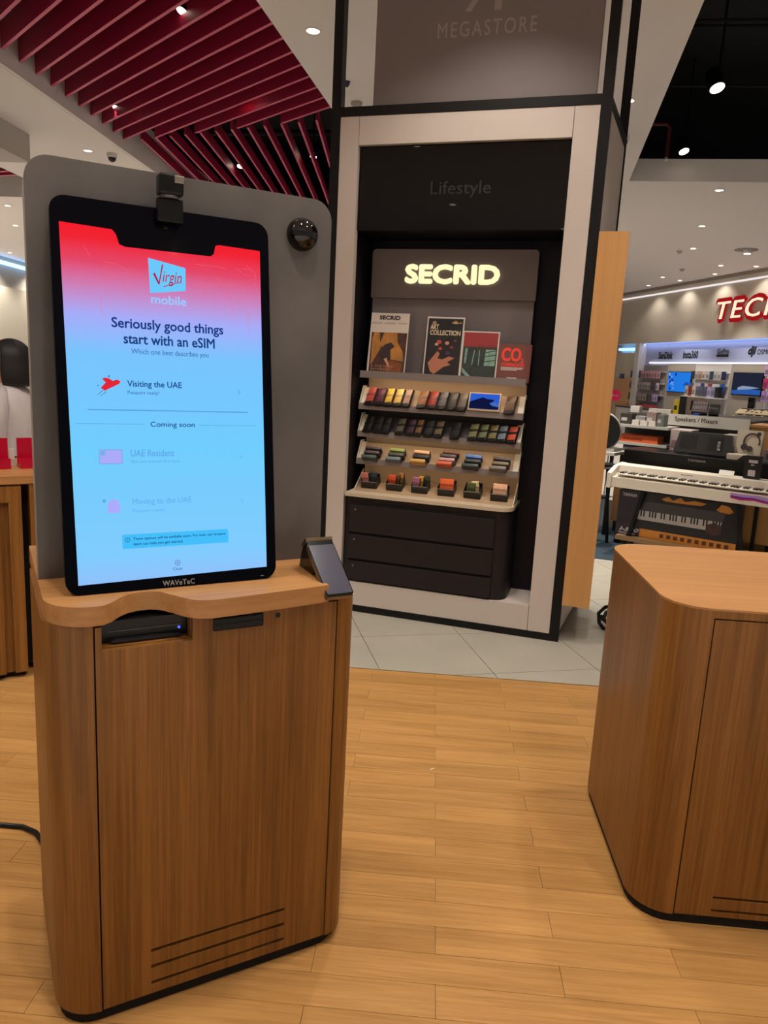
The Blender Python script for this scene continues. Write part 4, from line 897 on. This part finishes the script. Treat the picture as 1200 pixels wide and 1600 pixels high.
MB().prism([(.40, .545), (.46, .575), (.50, .545), (.56, .58), (.60, .55), (.68, .57), (.78, .56), (.74, .535), (.60, .53), (.44, .53)], yk - .002, yk - .001, 'y').build('flourish', mat('carton_amber', (196, 124, 40)), kx)
MB().prism([(.86, .52), (.90, .57), (.96, .56), (1.0, .52), (.97, .50), (.90, .50)], yk - .002, yk - .001, 'y').build('flourish', mat('carton_amber', (196, 124, 40)), kx)
MB().prism([(.86 + .075 * math.cos(i * .524) * (1 if i % 2 else .85), .35 + .06 * math.sin(i * .524) * (1 if i % 2 else .85)) for i in range(12)], yk - .004, yk - .002, 'y').build('seal', mat('seal_brown', (70, 40, 40), .4), kx)
LG = mat('carton_letter', (196, 190, 196), .5)
text('carton_word', 'YAMAHA', LG, kx, 0.055, 0.185, 0.53, 0.558, yk - .0002, 0.03)
text('carton_word', 'I-510', LG, kx, 0.06, 0.232, 0.212, 0.244, yk - .0022, 0.03, 0.3)
MB().box(.05, .20, yk - .001, yk, .195, .199).box(.05, .20, yk - .001, yk, .185, .189).build('fine_print', LG, kx)
tag(MB().box(0.83, 0.95, 0, 0.004, 0, 0.045, rot=Matrix.Rotation(R(-30), 3, 'X')).build('price_card', mat('card_white', (230, 226, 220), .6)), 'white price card lying on the white piano', 'card').matrix_world = GF @ Matrix.Translation((-0.02, 0.24, 0.805))
bx = mus('accessory_box', 'small black box with white print standing on the white piano', 'box', 1.0, 0.24, 0.8035)
MB().box(0, 0.125, 0, 0.06, 0, 0.19, .002).build('carton', mat('box_black', (24, 22, 24), .4), bx)
MB().box(0.035, 0.09, -.001, 0, .02, .07).box(.03, .10, -.001, 0, .13, .155).box(.05, .075, -.001, 0, .108, .118).build('print', LG, bx)
rb = mus('plastic_bag', 'crumpled pink and purple plastic strip hanging on the piano front', 'bag', 0.98, -0.014, 0.655)
for i, c in enumerate([(206, 50, 120), (110, 50, 170), (176, 140, 200)]):
    MB().prism([(0, 0 + i * .012), (.08, -.01 + i * .015), (.18, .0 + i * .012), (.34, -.02 + i * .01), (.34, .0 + i * .014), (.2, .02 + i * .014), (.1, .01 + i * .016), (0, .02 + i * .012)], -.006 - i * .004, -.002 - i * .004, 'y').build('fold', mat('film_%d' % i, c, .25), rb)
bn = mus('wood_bench', 'low honey wood bench behind the white piano', 'bench', -0.16, 0.45)
MB().box(0, 1.5, 0, 0.12, 0.22, 0.57).build('front_board', PLY, bn)
for xa in (0.05, 1.41): MB().box(xa, xa + .04, .02, .10, 0, .2195).build('leg', BLACK, bn)
# black piano behind, back to the viewer
p2 = mus('digital_piano', 'black digital piano behind the white one, back to viewer', 'piano', -0.16, 0.62)
MB().box(0, 1.4, 0, 0.42, 0.76, 0.905, .01).build('body', BLACKP, p2)
MB().box(0.05, 1.35, 0.1, 0.14, 0.2, 0.759).build('back_panel', BLACK, p2)
for xa in (0.02, 1.34): MB().box(xa, xa + .04, 0.04, 0.38, 0, 0.759).build('leg', BLACK, p2)
text('maker_word', 'YAMAHA', mat('badge_grey', (150, 146, 148)), p2, 0.60, 0.76, 0.855, 0.875, -0.001, 0.02)
eb = mus('equipment_box', 'dark grey box with two panels leaning on the black piano', 'box', 0.27, 0.72, 0.922, tilt=R(-12))
MB().prism([(0, 0), (.53, 0), (.49, .195), (.03, .195)], 0, .07, 'y').build('case', mat('case_grey', (40, 40, 40), .45), eb)
MB().box(.05, .20, -.002, 0, .04, .165).build('panel', mat('case_panel', (28, 28, 28), .3), eb); MB().box(.30, .43, -.002, 0, .04, .165).build('panel', mat('case_panel', (28, 28, 28), .3), eb)
text('side_word', 'PZL', mat('carton_letter', (196, 190, 196)), eb, .385, .41, .05, .13, -.0022, .02)
hb = mus('headphone_box', 'white box with a printed pair of headphones', 'box', 0.79, 0.80, 0.920, tilt=R(-8))
MB().box(0, .215, 0, .09, 0, .255).build('carton', mat('hp_white', (206, 196, 178), .5), hb)
a_ = MB().tube([(.06 + .07 + .065 * math.cos(R(t_)), -.004, .15 + .075 * math.sin(R(t_))) for t_ in range(-20, 211, 15)], .007, 6).build('print_band', mat('hp_print', (70, 60, 60), .5), hb)
MB().cyl((.075, -.008, .10), .03, .008, 'y', 14).build('print_cup', mat('hp_print', (70, 60, 60)), hb); MB().cyl((.12, -.008, .085), .028, .008, 'y', 14).build('print_cup', mat('hp_print', (70, 60, 60)), hb)
MB().cyl((.18, -.003, .225), .018, .003, 'y', 14).build('print_badge', mat('hp_print', (70, 60, 60)), hb)
wb = mus('flat_white_box', 'flat white box lying on the black piano beneath the headphones', 'box', 0.76, 0.66, 0.907); MB().box(0, .20, 0, .12, 0, .05, .003).build('carton', mat('hp_white', (206, 196, 178)), wb)
MB().prism([(.09, 0.0), (.17, 0.0), (.20, .05), (.14, .05)], -.001, 0, 'y').build('print', mat('box_black', (24, 22, 24)), wb)
wc_ = mus('wood_counter', 'honey wood counter end at right picture edge', 'counter', 0.83, 1.15); MB().box(0, .9, 0, .5, 0, 1.19).build('body', PLY, wc_); MB().box(-.01, .91, -.01, .51, 1.191, 1.21).build('top', PLY, wc_)
sb = mus('small_carton', 'small grey carton at right picture edge by the wood counter', 'box', 1.05, 0.72, 0.907); MB().box(0, .2, 0, .12, 0, .11).build('carton', mat('carton_grey', (120, 116, 118), .5), sb); MB().box(.02, .10, -.001, 0, .03, .08).build('print', mat('print_dusk', (70, 70, 86), .5), sb)
# gondola with header sign
gd = mus('shelf_gondola', 'grey shop gondola with a lettered header board', 'gondola', 0, 1.5)
GG = mat('gondola_grey', (196, 194, 186), 0.5)
MB().box(-0.06, 0.75, 0.0, 0.03, 1.125, 1.24).build('header', GG, gd)
text('header_word', 'Speakers / Mixers', mat('header_ink', (24, 22, 22), .7, spec=.1), gd, 0.03, 0.45, 1.158, 1.216, -.001, 0.008)
MB().box(-0.5, 0.78, 0.05, 1.3, 0.0, 1.22).build('body', mat('gondola_dark', (74, 70, 68), .6), gd)
MB().box(-0.5, 0.78, -0.35, 0.05, 0.80, 0.83).build('shelf', GG, gd)
MB().box(-0.5, 0.08, -0.36, 0.05, 1.085, 1.112).build('shelf', GG, gd)
MB().box(-0.5, 0.08, -0.36, 0.05, 0.905, 0.932).build('shelf', GG, gd)
MB().box(-0.5, 0.78, -0.35, 0.05, 0.0, 0.30).build('plinth', GG, gd)
def carton(x, y, z, w, dpt, h, c, label, accent=None, tilt=0):
    t = mus('carton', label, 'box', x, y, z, tilt=tilt)
    MB().box(0, w, 0, dpt, 0, h, .002).build('carton', mat('ct_%d_%d_%d' % c, c, .5), t)
    if accent: MB().box(w * .1, w * .6, -.001, 0, h * .3, h * .6).build('print', mat('cta_%d_%d_%d' % accent, accent, .5), t)
    return t
carton(0.09, 1.20, 0.8305, .20, .28, .27, (206, 190, 186), 'white speaker carton with pink edge below the header', (150, 120, 124))
carton(0.31, 1.22, 0.8305, .26, .26, .25, (34, 34, 42), 'dark carton with a blue flash below the header', (40, 70, 170))
carton(0.585, 1.22, 0.8305, .19, .26, .26, (176, 170, 160), 'pale grey carton at right below the header', (96, 90, 86))
carton(-0.42, 1.17, 0.9325, .40, .2, .075, (214, 96, 46), 'long orange carton on the left gondola shelf', (150, 56, 30))
carton(-0.36, 1.18, 0.8305, .36, .2, .05, (176, 172, 184), 'flat pale lilac box on the lowest left shelf', (150, 144, 150))
# left items on the gondola top shelf
for i, (x, w, h, c, l) in enumerate([(-0.44, .12, .11, (60, 56, 50), 'dark pedal stack at left of the upper gondola shelf'), (-0.28, .10, .09, (140, 138, 142), 'grey mixer on the upper gondola shelf'), (-0.17, .10, .14, (150, 130, 126), 'mauve grey speaker on the upper gondola shelf'), (-0.06, .07, .12, (104, 110, 104), 'green grey pedal at right of the upper gondola shelf')]):
    carton(x, 1.2, 1.1125, w, .14, h, c, l, (190, 186, 180))
for i in range(3): carton(-0.30 + i * .085, 1.16, 1.1125, .07, .035, .05, (222, 214, 206), 'white price block on the upper gondola shelf, %s' % ['left one', 'middle one', 'right one'][i])
# things on top of the gondola
TOPZ = 1.2205
tt = carton(-0.49, 1.62, TOPZ, .10, .10, .07, (212, 206, 198), 'white box at left end of the gondola top, above the round dish')
carton(-0.38, 1.9, TOPZ, .24, .14, .045, (222, 214, 204), 'long white tray on top of the gondola')
carton(-0.13, 1.95, TOPZ, .06, .06, .16, (214, 190, 40), 'yellow pack standing on the gondola', (60, 56, 20))
carton(-0.06, 1.9, TOPZ, .06, .06, .20, (18, 18, 18), 'slim black speaker on the gondola')
t = mus('card_stand', 'cream upright card with a dark phone picture on the gondola', 'sign', -0.27, 2.45, TOPZ, tilt=R(-6))
MB().box(0.10, .32, 0, .01, 0, .19).build('card', mat('card_cream', (206, 184, 164), .5), t); MB().box(.18, .25, -.001, 0, .04, .15).build('picture', mat('phone_navy', (34, 38, 66), .3), t)
for i, (x, w, h, c, l) in enumerate([(0.02, .16, .14, (150, 136, 140), 'silver mixer with knobs on the gondola'), (0.20, .10, .12, (40, 38, 40), 'black mixer right of the silver one')]):
    t = mus('audio_mixer', l, 'mixer', x, 2.1, TOPZ + .022, tilt=R(-20))
    MB().box(0, w, 0, .05, 0.02, h, .004).build('body', mat('mx_%d' % i, c, .4), t)
    for a in range(5):
        for b in range(3): MB().cyl((w * (a + .6) / 5.4, -.008, .04 + b * .03), .006, .008, 'y', 8).build('knob', mat('knob_%d' % (b % 2), [(30, 28, 30), (190, 180, 180)][b % 2], .4), t)
    MB().box(0, w, 0.0, .06, 0.0, 0.019).build('foot', BLACKP, t)
carton(0.12, 1.8, TOPZ, .06, .08, .03, (50, 84, 190), 'small blue box in front of the mixers')
for i, (x, l) in enumerate([(0.30, 'left black desk speaker below the dark television'), (0.64, 'right black desk speaker below the dark television')]):
    t = mus('desk_speaker', l, 'speaker', x, 3.50, 1.3005); MB().box(0, .07, 0, .1, 0, .13, .003).build('cabinet', BLACKP, t); MB().lathe([(.028, 0), (.026, -.004), (.01, .004)], (.035, -.001, .05), 16, 'y').build('cone', mat('cone_grey', (40, 38, 38), .5), t); MB().cyl((.035, -.004, .1), .012, .004, 'y', 12).build('tweeter', mat('cone_grey', (40, 38, 38)), t)
# cream synthesizer on a stand
sy = mus('synthesizer', 'cream synthesizer keyboard with many buttons, right edge', 'synthesizer', 0.24, 3.0, 1.17)
MB().prism([(0.0, 0.0), (0.36, 0.0), (0.38, 0.12), (0.16, 0.075), (0.15, 0.05), (0.0, 0.045)], 0, 1.1, 'x').build('body', mat('synth_cream', (206, 186, 150), .4), sy)
o = MB()
for i in range(36): o.box(.04 + i * .028, .066 + i * .028, -.005, .148, .046, .058)
o = o.build('white_keys', IV, sy); o['kind'] = 'stuff'
o = MB()
for i in range(36):
    if i % 7 in (0, 1, 3, 4, 5): o.box(.058 + i * .028, .074 + i * .028, .05, .148, .058, .07)
o = o.build('black_keys', KEYB, sy); o['kind'] = 'stuff'
o = MB(); rng = random.Random(5)
for i in range(50):
    x = .1 + rng.random() * .8; yy = .19 + .15 * rng.random(); z_ = .081 + (yy - .16) / .22 * .045
    o.box(x, x + .014, yy, yy + .01, z_, z_ + .008)
o = o.build('buttons', mat('button_dark', (60, 44, 36), .5), sy); o['kind'] = 'stuff'
ss = mus('keyboard_stand', 'grey metal stand under the cream synthesizer', 'stand', 0.24, 3.0)
MB().box(0.02, 1.08, .40, .72, 1.27, 1.30).build('rear_shelf', mat('stand_grey', (110, 106, 112), .5), ss)
MB().box(0.5, .54, .53, .57, 0, 1.269).build('post', BLACK, ss)
MB().box(0.02, 1.08, .04, .34, 1.13, 1.169).build('top_rail', mat('stand_grey', (110, 106, 112), .5), ss)
for xa in (.06, 1.0):
    for ya in (.05, .30): MB().box(xa, xa + .035, ya, ya + .035, 0, 1.129).build('leg', BLACK, ss)
# round dish and stool at the plywood edge
ds = mus('round_dish', 'round black dish with a pale rim beside the plywood unit', 'dish', -0.46, 0.76, 0)
RM = Matrix.Rotation(R(35), 4, 'Z')
dd = MB().lathe([(0.19, 0.0), (0.20, 0.02), (0.19, 0.12), (0.12, 0.2)], (0, 0, 0), 32, 'y').build('shell', mat('dish_pale', (176, 172, 164), .4), ds, True, loc=(0, 0, 1.04), rot=(0, 0, R(28)))
MB().lathe([(0.183, -0.002), (0.182, 0.006), (0.10, 0.018), (0.02, 0.022)], (0, -.008, 0), 32, 'y').build('black_face', mat('dish_black', (10, 10, 11), .5), dd, True)
MB().box(-.16, .14, .02, .25, .846, .875).build('foot', mat('dish_pale', (176, 172, 164)), ds)
dk = mus('side_table', 'small pale table under the round dish', 'table', -0.68, 0.70); MB().box(0, .40, 0, .36, .815, .845).build('top', GG, dk)
for xa in (.02, .35):
    for ya in (.02, .31): MB().box(xa, xa + .03, ya, ya + .03, 0, .814).build('leg', BLACK, dk)
stl = mus('stool', 'black stool with a steel rim left of the white piano', 'stool', -0.28, 0.30)
MB().lathe([(.02, .735), (.15, .735), (.16, .75), (.15, .775), (.02, .78)]).build('seat', BLACKP, stl, True); MB().lathe([(.161, .742), (.164, .748), (.161, .754)]).build('rim', mat('steel', (170, 166, 160), .3, .8), stl)
for a in range(4): MB().tube([(.09 * math.cos(a * 1.57 + .6), .09 * math.sin(a * 1.57 + .6), .735), (.16 * math.cos(a * 1.57 + .6), .16 * math.sin(a * 1.57 + .6), 0.0)], .016).build('leg', BLACK, stl)
# pink disc sign on a pole
t = thing('disc_sign', 'round pink-red sign on a thin pole near the far wall', 'sign', (2.36, 10.0, 0), R(-13))
MB().cyl((0, 0, 1.36), .075, .01, 'y', 28).build('disc', mat('disc_pink', (226, 30, 84), .4, emit=.25), t)
text('disc_word', 'live', mat('hp_white2', (240, 230, 230), .5), t, -.045, .045, 1.345, 1.378, -.0005, 0.02, .2)
MB().cyl((0, .012, 0.02), .008, 1.30).build('pole', GG, t); MB().cyl((0, .012, 0.004), .12, .016).build('base', BLACK, t)

# ================================================================== LEFT COUNTER AND SHOPPER
LF = Matrix.Translation((-1.964, 3.179, 0)) @ Matrix.Rotation(R(38), 4, 'Z')
lc = thing('oak_counter', 'oak service counter with a recessed door behind the kiosk', 'counter'); lc.matrix_world = LF
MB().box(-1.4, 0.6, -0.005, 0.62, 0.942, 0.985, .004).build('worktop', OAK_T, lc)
MB().box(-1.4, 0.125, 0.02, 0.60, 0.03, 0.941).build('carcass', OAK_V, lc)
MB().box(-1.4, 0.125, 0.0, 0.0195, 0.86, 0.935).build('top_rail', OAK_V, lc)
MB().box(0.070, 0.125, 0.0, 0.0195, 0.03, 0.8595).build('stile', OAK_V, lc)
MB().box(-0.62, 0.030, 0.0, 0.0195, 0.03, 0.8595).build('door', OAK_V, lc)
MB().box(-1.38, 0.12, 0.04, 0.58, 0.0, 0.03).build('plinth', DARKGAP, lc)
MB().box(0.125, 0.16, 0.10, 0.58, 0.03, 0.941).build('dark_gap', DARKGAP, lc)
MB().box(0.16, 0.60, 0.0, 0.60, 0.03, 0.941).build('side_unit', OAK_V, lc)
RA = mat('red_acrylic', (180, 4, 46), 0.25)
for i, (x, l) in enumerate([(-0.055, 'red acrylic card holder at the left picture edge'), (0.155, 'red acrylic card holder next to the kiosk board')]):
    t = thing('card_holder', l, 'holder'); t.matrix_world = LF @ Matrix.Translation((x, 0.28, 0.9855))
    MB().box(0, .17, 0, .012, 0, .14).build('back_plate', RA, t)
    MB().box(0, .17, -.07, 0, 0, .018).build('base', RA, t)
    MB().box(0, .17, -.082, -.07, 0, .05).build('front_lip', RA, t)
t = thing('leaflet_stack', 'white leaflets standing between the red card holders', 'leaflet'); t.matrix_world = LF @ Matrix.Translation((0.122, 0.30, 0.9855))
MB().box(0, .026, 0, .04, 0, .03).build('stack', LW, t); MB().box(.001, .025, 0.005, .03, .031, .085).build('card', mat('card_white', (230, 226, 220)), t)

# shopper: one skinned body, hair and clothes as children
def skin_mesh(name, pts, edges, radii, m_, parent, root=0, sub=2):
    me = bpy.data.meshes.new(name); me.from_pydata(pts, edges, []); me.update()
    o = put(name, me, parent)
    md = o.modifiers.new('skin', 'SKIN')
    for v, r in zip(me.skin_vertices[0].data, radii): v.radius = r if isinstance(r, tuple) else (r, r); v.use_root = False
    me.skin_vertices[0].data[root].use_root = True
    md.use_smooth_shade = True
    s2 = o.modifiers.new('sub', 'SUBSURF'); s2.levels = sub; s2.render_levels = sub
    me.materials.append(m_); return o
# x = forward (towards picture left after rotation), y = person's left, z up
person = thing('person', 'person with black bobbed hair in a loose white shirt', 'person', (-2.445, 4.20, 0), R(188))
SK = mat('skin', (196, 146, 122), 0.5)
J = [(0, 0, .92), (0, 0, 1.08), (0, 0, 1.24), (0, 0, 1.335), (.01, 0, 1.40), (.025, 0, 1.47), (.02, 0, 1.54),
     (0, .09, .88), (.01, .10, .48), (-.01, .10, .08), (.12, .10, .03), (0, -.09, .88), (.01, -.10, .48), (-.01, -.10, .08), (.12, -.10, .03),
     (0, .17, 1.30), (.02, .23, 1.06), (.20, .17, .98), (0, -.17, 1.30), (.02, -.23, 1.06), (.20, -.17, .98)]
E_ = [(0, 1), (1, 2), (2, 3), (3, 4), (4, 5), (5, 6), (0, 7), (7, 8), (8, 9), (9, 10), (0, 11), (11, 12), (12, 13), (13, 14), (2, 15), (15, 16), (16, 17), (2, 18), (18, 19), (19, 20)]
RR = [.11, .09, .09, .055, .055, .085, .08, .085, .055, .04, .035, .085, .055, .04, .035, .04, .035, .028, .04, .035, .028]
# hands: palm, four fingers and a thumb each
for base, sgn in ((17, 1), (20, -1)):
    bx_, by_, bz_ = J[base]
    J.append((bx_ + .06, by_, bz_ - .005)); RR.append((.030, .016)); pi = len(J) - 1; E_.append((base, pi))
    for q, (oy, ln) in enumerate([(-.026, .055), (-.009, .066), (.009, .062), (.025, .048)]):
        a0 = len(J); J.append((bx_ + .09, by_ + oy, bz_ - .004)); RR.append(.009); J.append((bx_ + .09 + ln * .55, by_ + oy * 1.15, bz_ - .010)); RR.append(.0085); J.append((bx_ + .09 + ln, by_ + oy * 1.2, bz_ - .022)); RR.append(.0075)
        E_ += [(pi, a0), (a0, a0 + 1), (a0 + 1, a0 + 2)]
    a0 = len(J); J.append((bx_ + .05, by_ - sgn * .034, bz_ - .004)); RR.append(.0105); J.append((bx_ + .082, by_ - sgn * .052, bz_ - .012)); RR.append(.0085)
    E_ += [(pi, a0), (a0, a0 + 1)]
body = skin_mesh('body', J, E_, RR, SK, person)
# face
fc = MB().prism([(.105, 1.475), (.128, 1.462), (.105, 1.455)], -.012, .012, 'y').build('nose', SK, person, True)
for s_ in (-1, 1):
    MB().lathe([(.001, -.011), (.009, -.007), (.011, 0), (.009, .007), (.001, .011)], (.093, s_ * .034, 1.49), 12).build('eye', mat('eye_dark', (30, 22, 20), .2), person, True)
MB().box(.098, .106, -.022, .022, 1.428, 1.436, .003).build('mouth', mat('lips', (160, 84, 80), .5), person)
HAIR = mat('hair_black', (16, 13, 16), 0.55, noise=.2, nscale=90)
h = bmesh.new(); bmesh.ops.create_uvsphere(h, u_segments=32, v_segments=24, radius=1.0)
for v in h.verts:
    x, y, z_ = v.co
    if z_ < 0: z_ = z_ * 1.55; f = 1.0 + .16 * min(1, -v.co.z * 1.6)
    else: f = 1.0
    if z_ < -1.1: z_ = -1.1 - (abs(z_) - 1.1) * .15
    if x > .12 and v.co.z < .42: x = .12 + (x - .12) * .1
    wob = 1 + .02 * math.sin(9 * math.atan2(y, x))
    v.co = (x * .118 * f * wob - .012 - (.045 * min(1, max(0, -v.co.z)) if x < 0 else 0), y * .112 * f * wob, z_ * .125 + 1.485)
hm = bpy.data.meshes.new('hair'); h.to_mesh(hm); h.free(); hm.materials.append(HAIR)
for p in hm.polygons: p.use_smooth = True
put('hair', hm, person)
SHIRT = mat('white_shirt', (214, 204, 206), 0.8, noise=.05, nscale=14, bump=.5)
def loft(rings, seg=20):
    b = bmesh.new(); prev = None; out = []
    for c, rx, ry, ax in rings:                 # centre, radii and the ring's axis direction
        q = Vector(ax).to_track_quat('Z', 'X').to_matrix()
        out.append([b.verts.new(Vector(c) + q @ Vector((rx * math.cos(2 * math.pi * k / seg) * (1 + .03 * math.sin(5 * 2 * math.pi * k / seg + len(out))), ry * math.sin(2 * math.pi * k / seg), 0))) for k in range(seg)])
    for r0, r1 in zip(out, out[1:]):
        for k in range(seg): b.faces.new((r0[k], r0[(k + 1) % seg], r1[(k + 1) % seg], r1[k]))
    b.faces.new(out[-1]); bmesh.ops.recalc_face_normals(b, faces=b.faces[:])
    me = bpy.data.meshes.new('cloth'); b.to_mesh(me); b.free(); me.materials.append(SHIRT)
    for p in me.polygons: p.use_smooth = True
    return me
UP = (0, 0, 1)
sh_ = put('shirt', loft([((0, 0, .90), .175, .215, UP), ((0, 0, 1.0), .165, .205, UP), ((0, 0, 1.12), .158, .20, UP), ((0, 0, 1.22), .150, .20, UP), ((0, 0, 1.28), .125, .19, UP), ((0, 0, 1.325), .088, .125, UP), ((.005, 0, 1.352), .066, .074, UP), ((.005, 0, 1.356), .058, .064, UP)]), person)
for s_ in (-1, 1):
    dv = (.10, s_ * .25, -1)
    put('sleeve', loft([((.03, s_ * .255, 1.045), .108, .088, dv), ((.025, s_ * .245, 1.10), .100, .084, dv), ((.015, s_ * .225, 1.17), .090, .078, dv), ((.005, s_ * .19, 1.24), .078, .070, dv), ((0, s_ * .15, 1.29), .060, .052, (.1, s_ * .6, -.8)), ((0, s_ * .10, 1.315), .035, .03, (.1, s_ * .9, -.4))]), sh_)
tr_ = [(0, 0, .95), (0, .10, .86), (.01, .105, .48), (-.01, .105, .10), (0, -.10, .86), (.01, -.105, .48), (-.01, -.105, .10)]
skin_mesh('trousers', tr_, [(0, 1), (1, 2), (2, 3), (0, 4), (4, 5), (5, 6)], [.15, .105, .08, .065, .105, .08, .065], mat('trousers_dark', (34, 34, 42), .8), person)
for s_ in (-1, 1): MB().box(-.08, .17, s_ * .10 - .045, s_ * .10 + .045, 0, .075, .02).build('shoe', BLACKP, person, True)
